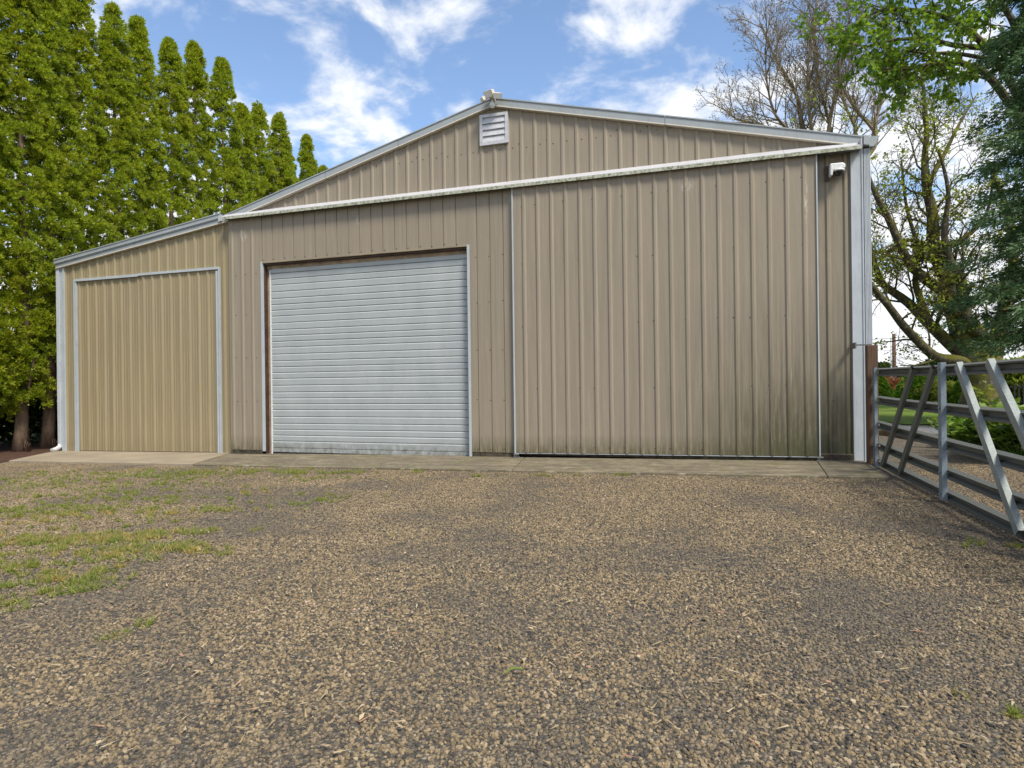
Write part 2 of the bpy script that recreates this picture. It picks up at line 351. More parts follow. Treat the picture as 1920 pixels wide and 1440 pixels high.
drive = [on_ground(1400, 800), on_ground(1640, 792), on_ground(1700, 800), on_ground(1790, 800), on_ground(1860, 806), on_ground(1990, 815)]
lawn_far = [(60, 16), (60, 40), (-4, 40), (1.5, 16)]
sheet('lawn', [(p[0], p[1]) for p in drive] + [(30, 9), (60, 16), (60, 60), (2.2, 60), (2.2, 14)], 'lawn', .055)
sheet('slate_driveway', [(p[0], p[1]) for p in KB] + [(30, 6)] + [(30, 9.2)] + [(p[0], p[1]) for p in drive[::-1]], 'slate_drive', .03)
# kerb along the slate driveway, in real blocks
kst = MB()
def kerb_block(A, B, parent):
    A = np.array([A[0], A[1]]); B = np.array([B[0], B[1]]); d = B - A; L_ = np.hypot(*d); d /= L_; nrm = np.array([-d[1], d[0]])
    A = A + d * .012; B = B - d * .012
    mb = MB(); q = [A - nrm * .08, B - nrm * .08, B + nrm * .08, A + nrm * .08]; z = float(gz(A[0]))
    mb.add([(p[0], p[1], z - .05) for p in q] + [(p[0], p[1], z + .13 + random.uniform(-.015, .015)) for p in q], [(0, 1, 5, 4), (1, 2, 6, 5), (2, 3, 7, 6), (3, 0, 4, 7), (4, 5, 6, 7)])
    return mb.build('kerb_block', 'kerb', parent, bevel=.015)
kerb = thing('garden_kerb', (KB[1][0], KB[1][1], 0), 'mossy kerb of concrete blocks between gravel and slate driveway', 'kerb')
for i in range(len(KB) - 1):
    nseg = max(1, int(np.hypot(*(KB[i + 1] - KB[i])[:2]) / .75))
    for k in range(nseg):
        a = KB[i] + (KB[i + 1] - KB[i]) * (k / nseg); b = KB[i] + (KB[i + 1] - KB[i]) * ((k + 1) / nseg)
        kerb_block(a, b, kerb)
sheet('mulch_bed', [(-13.38, .0), (-12.48, -1.66), (-13.2, -3.2), (-14.2, -8), (-19, -8), (-19, 16), (-13.38, 16)], 'mulch', .006)
# concrete apron: separate pours with open joints
ap = MB(); ap.add([(x, y, float(gz(x)) - .05 + dz) for dz in (0, .04) for x, y in ((-13.3, -.05), (-12.3, AY + .03), (1.9, AY + .03), (1.95, -.05))], [(0, 1, 2, 3), (4, 5, 6, 7), (0, 1, 5, 4), (1, 2, 6, 5), (2, 3, 7, 6)])
apron = ap.build('concrete_apron', 'dark_board'); tag(apron, kind='structure')
def slab(xa, xb, xa2, xb2, mat, h):
    # xa..xb along the wall, xa2..xb2 along the front edge
    g = .004; mb = MB(); q = [(xa + g, .12), (xa2 + g, AY), (xb2 - g, AY), (xb - g, .12)]
    mb.add([(x, y, float(gz(x)) - .06) for x, y in q] + [(x, y, float(gz(x)) + h) for x, y in q], [(0, 1, 5, 4), (1, 2, 6, 5), (2, 3, 7, 6), (3, 0, 4, 7), (4, 5, 6, 7)])
    return mb.build('slab', mat, apron, bevel=.008)
slab(-13.42, -8.84, -12.33, -8.10, 'concrete_new', .034)
js = [(-8.84, -8.10), (-6.1, -5.75), (-3.83, -3.55), (-2.92, -2.62), (1.42, 1.30), (2.02, 1.97)]
for (a, a2), (b, b2) in zip(js, js[1:]): slab(a, b, a2, b2, 'concrete_old', .026 + random.uniform(-.002, .002))

# ------------------------------------------------------------------ barn
XL, XM, XA, XR = -13.14, -8.80, -3.37, 2.02
def zrake(x):                       # underside of the fascia along the gable
    return np.where(x < XM, 3.765 + (x - XL) * (4.345 - 3.765) / (XM - XL), np.where(x < XA, 4.345 + (x - XM) * (5.775 - 4.345) / (XA - XM), 5.775 + (x - XA) * (4.44 - 5.775) / (XR - XA)))
DEPTH = 15.
barn = thing('barn', (-5.5, 0, 0), 'large tan and taupe metal barn with gable roof and lean-to behind the gravel yard', 'barn')
PITCH = .2286
def ribbed(name, x0, x1, zb, zt, y, mat, parent, style='rib', minor=False, phase=0., panel=.9144, piece='wall_panel', h=.018):
    zb_ = zb if callable(zb) else (lambda x, v=zb: np.full_like(np.asarray(x, float), v)); zt_ = zt if callable(zt) else (lambda x, v=zt: np.full_like(np.asarray(x, float), v))
    k0 = math.floor((x0 - phase) / panel); res = []
    k = k0
    while phase + k * panel < x1 - 1e-6:
        a = max(x0, phase + k * panel); b = min(x1, phase + (k + 1) * panel); k += 1
        if b - a < .012: continue
        P = [(a, 0.), (b, 0.)]
        j = math.ceil((a - phase) / PITCH - .5)
        cx = phase + (j + .5) * PITCH if True else 0
        c = phase + (math.floor((a - phase) / PITCH) + .5) * PITCH
        while c < b + .03:
            if minor: pr = [(-.032, 0), (-.018, -.024), (.012, -.024), (.042, 0)]
            elif style == 'rib': pr = [(-.042, 0), (-.018, -h), (.010, -h), (.034, 0)]
            elif style == 'groove': pr = [(-.011, 0), (-.006, .014), (.004, .014), (.010, 0)]
            P += [(c + u, v) for u, v in pr]
            if minor:
                for mcx in (PITCH / 3, 2 * PITCH / 3):
                    P += [(c + mcx - .016, 0), (c + mcx - .008, -.005), (c + mcx + .008, -.005), (c + mcx + .016, 0)]
            c += PITCH
        for brk in (XM, XA): P.append((brk, None))
        P = [p for p in P if a - 1e-9 <= p[0] <= b + 1e-9]; P.sort(key=lambda p: p[0])
        xs = np.array([p[0] for p in P]); ys = [p[1] for p in P]
        for i, v in enumerate(ys):
            if v is None: ys[i] = ys[i - 1] if i else 0.
        ys = np.array(ys) + y; dy = random.uniform(-.0015, .0015)
        B = zb_(xs); T = zt_(xs)
        n = len(xs); mb = MB()
        mb.add([(xs[i], ys[i] + dy, B[i]) for i in range(n)] + [(xs[i], ys[i] + dy, T[i]) for i in range(n)], [(i, i + 1, i + 1 + n, i + n) for i in range(n - 1)])
        res.append(mb.build(piece, mat, parent))
    return res
def base(x): return GK * np.asarray(x, float) + GZ
HB, HT = 4.30, 4.46                # door-track cover, bottom and top
# gable sheets above the track and the lean-to front
ribbed('gable', XM, XR - .12, HT - .12, lambda x: zrake(x) + .03, .0, 'siding_taupe', barn, phase=-3.36 - PITCH / 2)
ribbed('right', 1.40, XR - .10, lambda x: base(x) + .10, HT - .05, .0, 'siding_taupe', barn, phase=1.60 - PITCH / 2, h=.022)
LD = (-12.70, -8.985, 3.48)        # lean-to door
ribbed('lean', XL + .15, LD[0] + .02, lambda x: base(x) + .03, lambda x: zrake(x) + .03, .0, 'siding_tan', barn, minor=True, phase=XL + .03)
ribbed('lean', LD[0] + .02, LD[1], LD[2] - .02, lambda x: zrake(x) + .03, .0, 'siding_tan', barn, minor=True, phase=XL + .03)
ribbed('lean', LD[1], XM + .16, lambda x: base(x) + .03, lambda x: np.where(x < XM, zrake(x) + .03, 4.36), .0, 'siding_tan', barn, minor=True, phase=XL + .03)
# hidden wall behind the doors, back and side walls, roof
mb = MB(); mb.box(XM + .1, 1.45, .10, .13, -.1, HT - .05); mb.build('inner_wall', 'brown_steel', barn)
def side(x, y0, y1, z1, mat, sgn):
    ys = np.arange(y0, y1, PITCH); mb = MB(); pts = []
    for y in ys: pts += [(y, 0), (y + .10, 0), (y + .115, .02 * sgn), (y + .145, .02 * sgn), (y + .16, 0)]
    n = len(pts); zb = float(base(x)) + .02
    mb.add([(x + dx, y, zb) for y, dx in pts] + [(x + dx, y, z1) for y, dx in pts], [(i, i + 1, i + 1 + n, i + n) for i in range(n - 1)])
    mb.build('side_wall', mat, barn)
side(XR - .02, .05, DEPTH, 4.46, 'siding_taupe', 1); side(XL + .03, .05, DEPTH, 3.8, 'siding_tan', -1)
mb = MB(); mb.prism([(XL + .05, -.2), (XR - .05, -.1), (XR - .05, 4.44), (XA, 5.77), (XM, 4.34), (XL + .05, 3.76)], DEPTH, DEPTH + .03); mb.build('back_wall', 'siding_taupe', barn)
def roof(xa, za, xb, zb, n):
    # standing ribbed sheets, each a piece
    for i in range(n):
        y0 = -.03 + i * (DEPTH + .1) / n; y1 = -.03 + (i + 1) * (DEPTH + .1) / n - .006
        mb = MB(); dz = .03
        mb.add([(xa, y0, za), (xb, y0, zb), (xb, y1, zb), (xa, y1, za)] + [(xa, y0, za + dz), (xb, y0, zb + dz), (xb, y1, zb + dz), (xa, y1, za + dz)], [(0, 1, 2, 3), (4, 5, 6, 7), (0, 1, 5, 4), (1, 2, 6, 5), (2, 3, 7, 6), (3, 0, 4, 7)])
        mb.build('roof_panel', 'fascia_grey', barn)
roof(XA, 5.85, XR + .1, 4.50, 16); roof(XM - .04, 4.44, XA, 5.85, 16); roof(XL - .06, 3.87, XM - .05, 4.43, 16)
# rake fascia, several lengths butted together
def fascia(xa, za, xb, zb, hgt, y0=-.075, y1=-.01, mat='fascia_grey', lip=True, name='fascia'):
    mb = MB(); mb.prism([(xa, za), (xb, zb), (xb, zb + hgt), (xa, za + hgt)], y0, y1)
    mb.prism([(xa, za + hgt - .012), (xb, zb + hgt - .012), (xb, zb + hgt + .006), (xa, za + hgt + .006)], y0 - .012, y1)
    o = mb.build(name, mat, barn)
    if lip:
        l = MB(); l.prism([(xa + .002, za - .016), (xb - .002, zb - .016), (xb - .002, zb - .001), (xa + .002, za - .001)], y0 - .004, y1 + .03); l.build('drip_edge', 'cream_plastic', o)
    return o
def fasc_run(xs, zf, hgt, **k):
    for a, b in zip(xs, xs[1:]): fascia(a + .003, zf(a), b - .003, zf(b), hgt + random.uniform(-.002, .002), **k)
zl = lambda x: 4.345 + (x - XM) * (5.775 - 4.345) / (XA - XM)
zr = lambda x: 5.775 + (x - XA) * (4.44 - 5.775) / (XR - XA)
zn = lambda x: 3.765 + (x - XL) * (4.345 - 3.765) / (XM - XL)
fasc_run([XM - .03, -6.55, -5.1, XA], zl, .118); fasc_run([XA, -.62, XR + .02], zr, .118)
fasc_run([XL - .04, -11.0, XM - .04], zn, .075)
fasc_run([XL - .06, -11.2, XM - .07], lambda x: zn(x) + .082, .085, y0=-.10, lip=False, name='gutter_fascia')
mb = MB(); mb.prism([(XM - .10, 4.34), (XM - .035, 4.355), (XM - .035, 4.47), (XM - .10, 4.46)], -.115, -.02); mb.build('fascia_cap', 'trim_white', barn)
mb = MB(); mb.prism([(XR + .02, 4.435), (XR + .09, 4.42), (XR + .09, 4.55), (XR + .02, 4.56)], -.10, .0); mb.build('fascia_cap', 'fascia_grey', barn)
# right-hand gutter running back along the eave, with its downspout
gp = [(0, 0), (.055, .0), (.085, .035), (.10, .085), (.135, .135), (0, .135)]
mb = MB(); mb.closed(gp, (XR + .093, -.075, 4.405), (XR + .093, DEPTH, 4.405), (1, 0, 0), (0, 0, 1)); mb.build('gutter', 'fascia_grey', barn)
def corrug(x0, x1, y0, y1, z0, z1, n=5):
    P = [];
    for i in range(n):
        a = x0 + (x1 - x0) * i / n; b = x0 + (x1 - x0) * (i + 1) / n; d = (b - a) * .25
        P += [(a, y0), (a + d, y0 - .006), (b - d, y0 - .006), (b, y0)]
    P += [(x1, y1), (x0, y1)]; mb = MB()
    mb.add([(x, y, z0) for x, y in P] + [(x, y, z1) for x, y in P], [(i, (i + 1) % len(P), (i + 1) % len(P) + len(P), i + len(P)) for i in range(len(P))]); return mb
corrug(XR + .03, XR + .115, -.02, .07, float(base(XR)) + .1, 4.40).build('downspout', 'trim_white', barn)
# corner trims
mb = MB(); mb.prism([(XR - .135, .0 + float(base(XR))), (XR + .018, .0 + float(base(XR))), (XR + .018, 4.435), (XR - .135, 4.435)], -.030, -.002)
mb.box(XR - .135, XR - .123, -.042, -.030, float(base(XR)), 4.435); mb.box(XR + .0, XR + .018, -.042, -.030, float(base(XR)), 4.435); mb.build('corner_trim', 'trim_white', barn)
b0 = float(base(XL)) + .035
mb = MB(); mb.box(XL + .03, XL + .155, -.030, -.002, b0, 3.79); mb.box(XL + .128, XL + .155, -.05, -.030, b0, 3.785); mb.build('corner_trim', 'trim_white', barn)
mb = corrug(XL - .065, XL + .025, -.05, .03, b0 + .12, 3.77, 4); mb.build('downspout', 'trim_white', barn)
mb = MB(); mb.tube([(XL - .02, -.02, b0 + .14), (XL - .03, -.03, b0 + .09), (XL - .08, -.06, b0 + .045), (XL - .18, -.10, b0 + .01)], [.05, .05, .048, .046], 10); mb.build('downspout_elbow', 'white_plastic', barn, smooth=True)

# sloping cover over the sliding-door track
def hdr(xa, xb):
    prof = [(-.005, HT + .02), (-.16, HB + .075), (-.165, HB + .06)]
    z0 = 0
    mb = MB(); mb.add([(x, y, z) for x in (xa, xb) for y, z in [(-.004, HT + .03), (-.20, HT - .055), (-.20, HT - .055), (-.004, HT + .012)]], [(0, 1, 5, 4), (3, 7, 6, 2), (0, 3, 2, 1), (4, 5, 6, 7)])
    o = mb.build('track_cover', 'header_white', barn)
    l = MB(); l.box(xa, xb, -.205, -.192, HB + .035, HT - .058); l.box(xa, xb, -.190, -.150, HB + .035, HB + .05); l.build('cover_lip', 'header_lip', o)
# the sheets of the cover are sloped plates with a weathered drip lip
for a, b in zip([-8.74, -5.5, -1.62, 1.02], [-5.503, -1.623, 1.017, 1.985]):
    mb = MB()
    mb.add([(x, y, z) for x in (a, b) for y, z in [(-.006, HT + .055), (-.215, HB + .095), (-.215, HB + .045), (-.20, HB + .045), (-.20, HB + .088), (-.006, HT + .045)]],
           [(0, 1, 7, 6), (1, 2, 8, 7), (2, 3, 9, 8), (3, 4, 10, 9), (4, 5, 11, 10), (0, 5, 4, 3, 2, 1), (6, 7, 8, 9, 10, 11)])
    o = mb.build('track_cover', 'header_white', barn)
    l = MB(); l.box(a + .002, b - .002, -.219, -.2155, HB + .040, HB + .088); l.build('drip_lip', 'header_lip', o)
    for s in (a, b):
        pass
mb = MB(); mb.box(-8.70, 1.95, -.16, -.06, HB + .06, HB + .12); mb.build('door_track', 'galv', barn)
mb = MB(); mb.box(1.98, 1.995, -.215, -.006, HB + .05, HT + .03); mb.build('cover_end', 'header_white', barn)

# left sliding door, with the roll-up door set into it
OX0, OX1, OZ = -7.945, -3.832, 3.50
D1 = (-8.68, -2.99)
ld = MB(); ld.prism([(D1[0] + .03, .02), (OX0 - .012, .02), (OX0 - .012, OZ + .03), (OX1 + .034, OZ + .03), (OX1 + .034, .05), (D1[1] - .02, .05), (D1[1] - .02, HB + .09), (D1[0] + .03, HB + .09)], -.058, -.03)
left_door = ld.build('sliding_door', 'brown_steel', barn)
for xa_, xb_, za_, zb_ in ((D1[0] + .03, OX0 - .03, float(base(-8.3)) + .015, .055), (OX1 + .036, D1[1] - .01, float(base(-3.4)) + .02, .075)):
    mb = MB(); mb.box(xa_, xb_, -.085, -.0585, za_, zb_); mb.build('skid_board', 'dark_board', left_door, bevel=.004)
left_door['label'] = 'fixed sliding door leaf with the roll-up door cut into it'
zt_d = HB + .10
Y1 = -.09
ribbed('ld', D1[0], OX0, lambda x: np.full_like(x, .02), zt_d, Y1, 'siding_taupe', left_door, 'rib', phase=D1[0] - .04, piece='door_panel', h=.016)
ribbed('ld', OX0, OX1, OZ, zt_d, Y1, 'siding_taupe', left_door, 'groove', phase=OX0 - PITCH / 2 + .02, piece='door_panel')
ribbed('ld', OX1, D1[1], .075, zt_d, Y1, 'siding_taupe', left_door, 'groove', phase=OX1 + .05, piece='door_panel')
# opening: white edge trims, brown steel jambs
tr = MB(); tr.box(OX0 - .012, OX0 + .028, Y1 - .012, -.06, .0, OZ + .012); tr.build('edge_trim', 'trim_white', left_door)
tr = MB(); tr.box(OX1 - .008, OX1 + .034, Y1 - .014, -.06, .0, OZ + .012); tr.build('edge_trim', 'trim_white', left_door)
tr = MB(); tr.box(OX0 + .028, OX1 - .008, Y1 - .010, -.06, OZ - .012, OZ + .012); tr.build('edge_trim', 'concrete_new', left_door)
jb = MB(); jb.box(OX0 + .0285, OX0 + .045, -.0595, .13, -.08, OZ - .02); jb.build('door_jamb', 'brown_steel', left_door)
jb = MB(); jb.box(OX1 - .03, OX1 - .0085, -.0595, .13, -.02, OZ - .02); jb.build('door_jamb', 'brown_steel', left_door)
jb = MB(); jb.box(OX0 + .03, OX1 - .03, -.0595, .13, OZ - .045, OZ - .0125); jb.build('door_head', 'brown_steel', left_door)
jb = MB(); jb.box(OX0 + .046, OX1 - .032, .012, .05, OZ - .115, OZ - .046); jb.build('door_head', 'tan_board', left_door)
# roll-up door: steel sections of ribs
DX0, DX1 = OX0 + .10, OX1 - .012
DB = float(base((DX0 + DX1) / 2)) + .035
mb = MB(); mb.box(DX0, DX1, .045, .06, DB + .012, OZ - .04)
rud = mb.build('roll_up_door', 'door_white', barn); rud['label'] = 'white ribbed roll-up door'
mb = MB(); mb.box(OX0 + .046, DX0 - .004, .022, .06, -.07, OZ - .12); mb.build('guide_rail', 'tan_board', rud)
mb = MB(); mb.box(DX0 - .004, DX0 + .02, .010, .03, -.07, OZ - .13); mb.build('guide_rail', 'white_plastic', rud)
mb = MB(); mb.box(DX1 - .012, DX1 + .0, .010, .03, -.02, OZ - .13); mb.build('guide_rail', 'white_plastic', rud)
def slat_mesh(h):
    # outward belly, bright rolled top bead, tucked-in bottom
    P = [(.044, 0), (.030, .003), (.024, .008), (.020, h * .5), (.017, h - .024), (.019, h - .018), (.034, h - .007), (.044, h - .004)]
    m = MB(); n = len(P); L_ = DX1 - DX0 - .01
    ns = 10
    for i in range(ns + 1):
        m.v += [(L_ * i / ns, y + .0004 * math.sin(i * 1.7 + h * 40), z) for y, z in P]
    for i in range(ns):
        for k in range(n - 1): m.f.append((i * n + k, (i + 1) * n + k, (i + 1) * n + k + 1, i * n + k + 1))
    return m.mesh('slat')
pat = [.128, .108, .108, .112, .126]; meshes = {h: slat_mesh(h) for h in set(pat)}
z = DB + .075; k = 0
while z < OZ - .07:
    h = pat[k % 5]; k += 1
    if z + h > OZ - .01: break
    link('slat', meshes[h], 'door_white', rud, (DX0 + .005, random.uniform(-.001, .001), z)); z += h
mb = MB(); mb.box(DX0 + .003, DX1 - .003, .018, .044, DB, DB + .072); mb.build('bottom_rail', 'door_white', rud)
mb = MB(); mb.box(DX0, DX1, .02, .05, DB - .035, DB - .004); mb.build('weather_strip', 'black', rud)

# right sliding door
D2 = (-3.03, 1.44)
Y2 = -.145
d2 = MB(); d2.box(D2[0] + .05, D2[1] - .02, Y2 + .03, -.095, .045 + .005, .135)
right_door = d2.build('sliding_door', 'dark_board', barn); right_door['label'] = 'wide closed sliding door leaf of ribbed taupe sheets'
ribbed('rd', D2[0] + .012, D2[1] - .01, lambda x: .088 + .0125 * (x + 3.) * .75, zt_d - .005, Y2, 'siding_taupe', right_door, 'rib', phase=D2[0] + .08, piece='door_panel', h=.017)
mb = MB(); mb.box(D2[0] - .004, D2[0] + .016, Y2 - .022, -.095, .02, zt_d - .01); mb.build('edge_trim', 'trim_white', right_door)
mb = MB(); mb.box(D2[1] - .012, D2[1] + .004, Y2 - .022, -.05, .05, zt_d - .01); mb.build('edge_trim', 'trim_white', right_door)
mb = MB(); mb.prism([(D2[0] + .02, .073), (D2[1] - .014, .115), (D2[1] - .014, .123), (D2[0] + .02, .081)], Y2 - .01, Y2 + .02); mb.build('sill_trim', 'trim_white', right_door)
for x in (D2[0] + .03, D2[1] - .005):
    mb = MB(); zb = float(base(x)) + .03; mb.box(x - .05, x + .05, Y2 - .05, Y2 + .0, zb - .005, zb + .012); mb.box(x - .03, x - .018, Y2 - .045, Y2 - .03, zb + .012, zb + .06); mb.tube([(x - .04, Y2 - .03, zb + .045), (x + .04, Y2 - .03, zb + .045)], .018, 8); mb.build('door_guide', 'galv', barn)
mb = MB(); mb.box(1.46, XR - .14, -.05, .0, float(base(1.7)) + .02, .14); mb.build('base_board', 'dark_board', barn, bevel=.004)
mb = MB(); mb.box(1.45, XR - .14, -.052, .0, .142, .158); mb.build('base_trim', 'concrete_old', barn)
# lean-to door: two ribbed leaves in a white frame
f = MB(); f.box(LD[0] + .022, LD[1], .012, .03, b0 - .01, LD[2] - .022)
lean_door = f.build('lean_to_door', 'brown_steel', barn)
for xa_, xb_, ya_, za_, zb_ in ((LD[0] - .025, LD[0] + .02, -.045, b0 - .01, LD[2]), (LD[0] + .032, LD[0] + .055, -.05, b0 - .01, LD[2] - .05), (LD[1] - .05, LD[1] - .012, -.05, -.065, LD[2] - .05), (LD[1] + .002, LD[1] + .028, -.045, -.065, LD[2] + .012)):
    mb = MB(); mb.box(xa_, xb_, ya_, -.003, za_, zb_); mb.build('side_trim', 'trim_white', lean_door)
lean_door['label'] = 'pair of ribbed tan door leaves framed in white trim'
xm = -10.97
mb = MB(); mb.box(LD[0] + .021, xm, -.052, -.003, LD[2] - .035, LD[2] + .015); mb.build('head_trim', 'trim_white', lean_door)
mb = MB(); mb.box(xm + .002, LD[1] + .0015, -.048, -.003, LD[2] - .020, LD[2] + .026); mb.build('head_trim', 'trim_white', lean_door)
ribbed('l1', LD[0] + .056, xm - .003, lambda x: base(x) + .045, LD[2] - .036, .004, 'siding_tan', lean_door, minor=True, phase=LD[0] - .02, piece='door_panel')
ribbed('l2', xm + .003, LD[1] - .051, lambda x: base(x) + .045, LD[2] - .021, -.006, 'siding_tan', lean_door, minor=True, phase=xm, piece='door_panel')
# screw rows
def screws(rows, parent):
    mb = MB()
    for x0, x1, zf, y, ph in rows:
        x = x0 + ph
        while x < x1:
            if random.random() < .86:
                z = zf(x) + random.uniform(-.012, .012); xx = x + random.uniform(-.012, .012); r = .0105
                mb.add([(xx + r * math.cos(a), y, z + r * math.sin(a)) for a in np.linspace(0, 2 * math.pi, 6, endpoint=False)] + [(xx, y - .006, z)], [(i, (i + 1) % 6, 6) for i in range(6)])
            x += PITCH
    return tag(mb.build('screws', 'screw', parent), kind='stuff')
fr = lambda c: (lambda x, c=c: c)
screws([(D2[0] + .05, D2[1] - .05, fr(z), Y2 - .003, .11) for z in (.20, 1.12, 2.12, 3.12, 4.05)], right_door)
screws([(OX1 + .05, D1[1] - .05, fr(z), Y1 - .003, .10) for z in (.13, .93, 1.75, 2.55, 3.3)] + [(D1[0] + .05, OX0 - .05, fr(z), Y1 - .003, .10) for z in (.93, 1.75, 2.55, 3.3)] + [(OX0, OX1, fr(OZ + .045), Y1 - .003, .05)], left_door)
screws([(XM + 1, XR - .3, fr(5.12), -.003, .06), (-6.6, -.2, fr(5.05), -.003, .12), (1.5, XR - .16, fr(z), -.003, .13) if False else (1.5, XR - .16, fr(.9), -.003, .13), (1.5, XR - .16, fr(2.0), -.003, .13), (1.5, XR - .16, fr(3.0), -.003, .13)], barn)
# louvred gable vent
vx0, vx1, vz0, vz1 = -3.605, -3.115, 5.14, 5.645
f = MB(); fw = .048; yf = -.055
f.box(vx0, vx1, yf, -.004, vz0, vz0 + fw); f.box(vx0, vx1, yf, -.004, vz1 - fw, vz1); f.box(vx0, vx0 + fw, yf - .002, -.004, vz0 + fw, vz1 - fw); f.box(vx1 - fw, vx1, yf - .002, -.004, vz0 + fw, vz1 - fw)
vent = f.build('louvre_vent', 'louvre', barn); vent['label'] = 'square pale louvred vent high in the gable'
mb = MB(); mb.box(vx0 + fw, vx1 - fw, -.006, -.003, vz0 + fw, vz1 - fw); mb.build('vent_back', 'black', vent)
nb = 4
for i in range(nb):
    hh = (vz1 - vz0 - 2 * fw) / nb; z0 = vz0 + fw + i * hh
    mb = MB(); mb.add([(x, y, z) for x in (vx0 + fw, vx1 - fw) for y, z in [(-.026, z0 + hh + .006), (-.050, z0 + .010), (-.050, z0 + .000), (-.040, z0 + .000), (-.020, z0 + hh + .004)]], [(0, 1, 6, 5), (1, 2, 7, 6), (2, 3, 8, 7), (3, 4, 9, 8)])
    mb.build('blade', 'louvre', vent)

# ------------------------------------------------------------------ lamps and camera on the barn
ax, azp = XA + .02, 5.80
fl = thing('security_floodlight', (ax, -.11, azp), 'twin-head security floodlight with motion sensor at the roof peak', 'floodlight')
mb = MB(); mb.box(ax - .035, ax + .045, -.11, -.088, azp - .02, azp + .10); mb.build('mounting_plate', 'cream_plastic', fl, bevel=.006)
def head(dx, dz, yaw, s):
    mb = MB(); c = Vector((ax + dx, -.20, azp + dz)); q = Matrix.Rotation(yaw, 3, 'Z') @ Matrix.Rotation(R(35), 3, 'X')
    fr_ = [(-.085 * s, -.07, -.055 * s), (.085 * s, -.07, -.055 * s), (.085 * s, -.07, .055 * s), (-.085 * s, -.07, .055 * s)]
    bk = [(-.05 * s, .06, -.035 * s), (.05 * s, .06, -.035 * s), (.05 * s, .06, .035 * s), (-.05 * s, .06, .035 * s)]
    P = [c + q @ Vector(p) for p in fr_ + bk]
    mb.add(P, [(0, 1, 2, 3), (7, 6, 5, 4), (0, 4, 5, 1), (1, 5, 6, 2), (2, 6, 7, 3), (3, 7, 4, 0)])
    o = mb.build('lamp_head', 'cream_plastic', fl, bevel=.006)
    g = MB(); g.add([c + q @ Vector((p[0] * .84, -.0715, p[2] * .84)) for p in fr_], [(0, 1, 2, 3)]); g.build('lens', 'lens', o)
    a = MB(); a.tube([Vector((ax + .005, -.108, azp + .05)), c + q @ Vector((0, .055, 0))], .014, 8); a.build('swivel_arm', 'cream_plastic', fl, smooth=True)
head(-.01, .115, R(-18), 1.); head(.105, .065, R(28), .85); head(-.10, .045, R(-50), .62)
mb = MB(); mb.lathe([(.005, -.085), (.036, -.07), (.046, -.035), (.042, .0), (.02, .018), (.008, .07)], (ax + .005, -.15, azp - .03), 14); mb.build('motion_sensor', 'white_plastic', fl, smooth=True)

cxp, czp = on_wall(1566, 322, -.06)
sc = thing('security_camera', (cxp, -.02, czp), 'small white dome security camera on the wall beside the right door', 'security camera')
mb = MB(); mb.box(cxp - .13, cxp - .07, -.055, -.022, czp - .115, czp + .09); mb.build('mounting_plate', 'brown_steel', sc, bevel=.004)
P = [(-.085, -.085), (-.055, -.085), (-.045, -.02), (.10, .0), (.112, .03), (.105, .065), (.07, .085), (-.085, .085)]
mb = MB(); mb.prism([(cxp + x, czp + z) for x, z in P], -.19, -.056); mb.build('housing', 'white_plastic', sc, bevel=.022)
mb = MB(); mb.lathe([(.001, -.076), (.03, -.068), (.055, -.042), (.066, -.005), (.066, .01)], (cxp + .030, -.135, czp - .015), 18); mb.build('dome', 'dome_glass', sc, smooth=True)
mb = MB(); mb.lathe([(.074, -.012), (.078, 0), (.074, .012)], (cxp + .030, -.135, czp - .012), 18); mb.build('dome_ring', 'white_plastic', sc, smooth=True)

# ------------------------------------------------------------------ steel gate
GX = 2.10
gate = thing('steel_gate', (GX, -.6, .05), 'galvanised steel farm gate with five rails standing open beside the barn', 'gate')
# hat-section rails: bright upper lip, recessed web, lower lip
def rail(zc, h=.10, y0=-.45, y1=-6.0):
    # profile in (x outwards to the left, z)
    P = [(-.032, -.52), (-.036, -.34), (.016, -.16), (.016, .16), (-.030, .24), (-.036, .36), (.010, .52), (.016, .52), (-.030, .36), (-.024, .26), (.022, .18), (.022, -.18), (-.030, -.36), (-.026, -.52)]
    n = 12; ys = np.linspace(y0, y1, n); mb = MB(); m_ = len(P)
    for i, y in enumerate(ys):
        sag = -.010 * math.sin(math.pi * i / (n - 1)) + random.uniform(-.002, .002)
        mb.v += [(GX + p + .004 * math.sin(i * 2.1 + zc * 9), y, zc + q * h + sag) for p, q in P]
    for i in range(n - 1):
        for k in range(m_): mb.f.append((i * m_ + k, i * m_ + (k + 1) % m_, (i + 1) * m_ + (k + 1) % m_, (i + 1) * m_ + k))
    return mb.build('rail', 'galv', gate)
for zc in (1.292, .925, .600, .330, .125): rail(zc)
def bar(A, B, wdt, mat, name, off=-.036, d=.03):
    # folded channel lying against the camera side of the rails: A, B in (y, z)
    A = np.array(A); B = np.array(B); t = (B - A) / np.linalg.norm(B - A); nr = np.array([-t[1], t[0]])
    P = [(0, -.5), (-d, -.46), (-d, .46), (0, .5), (.004, .5), (-d + .004, .42), (-d + .004, -.42), (.004, -.5)]
    mb = MB()
    vs = [(GX + off + p, *(E + nr * q * wdt)) for E in (A, B) for p, q in P]; n = len(P)
    mb.add(vs, [(i, (i + 1) % n, (i + 1) % n + n, i + n) for i in range(n)]); return mb.build(name, mat, gate)
gy = lambda px, py: on_x(px, py, GX - .05)
bar((-.50, .03), (-.50, 1.352), .10, 'galv_blue', 'upright'); bar((-3.03, .07), (-3.03, 1.352), .095, 'galv_blue', 'upright', d=.038); bar((-5.9, .07), (-5.9, 1.352), .10, 'galv_blue', 'upright')
bar(gy(1655, 872), gy(1712, 690), .085, 'galv', 'brace'); bar(gy(1687, 886), gy(1751, 689), .085, 'galv', 'brace')
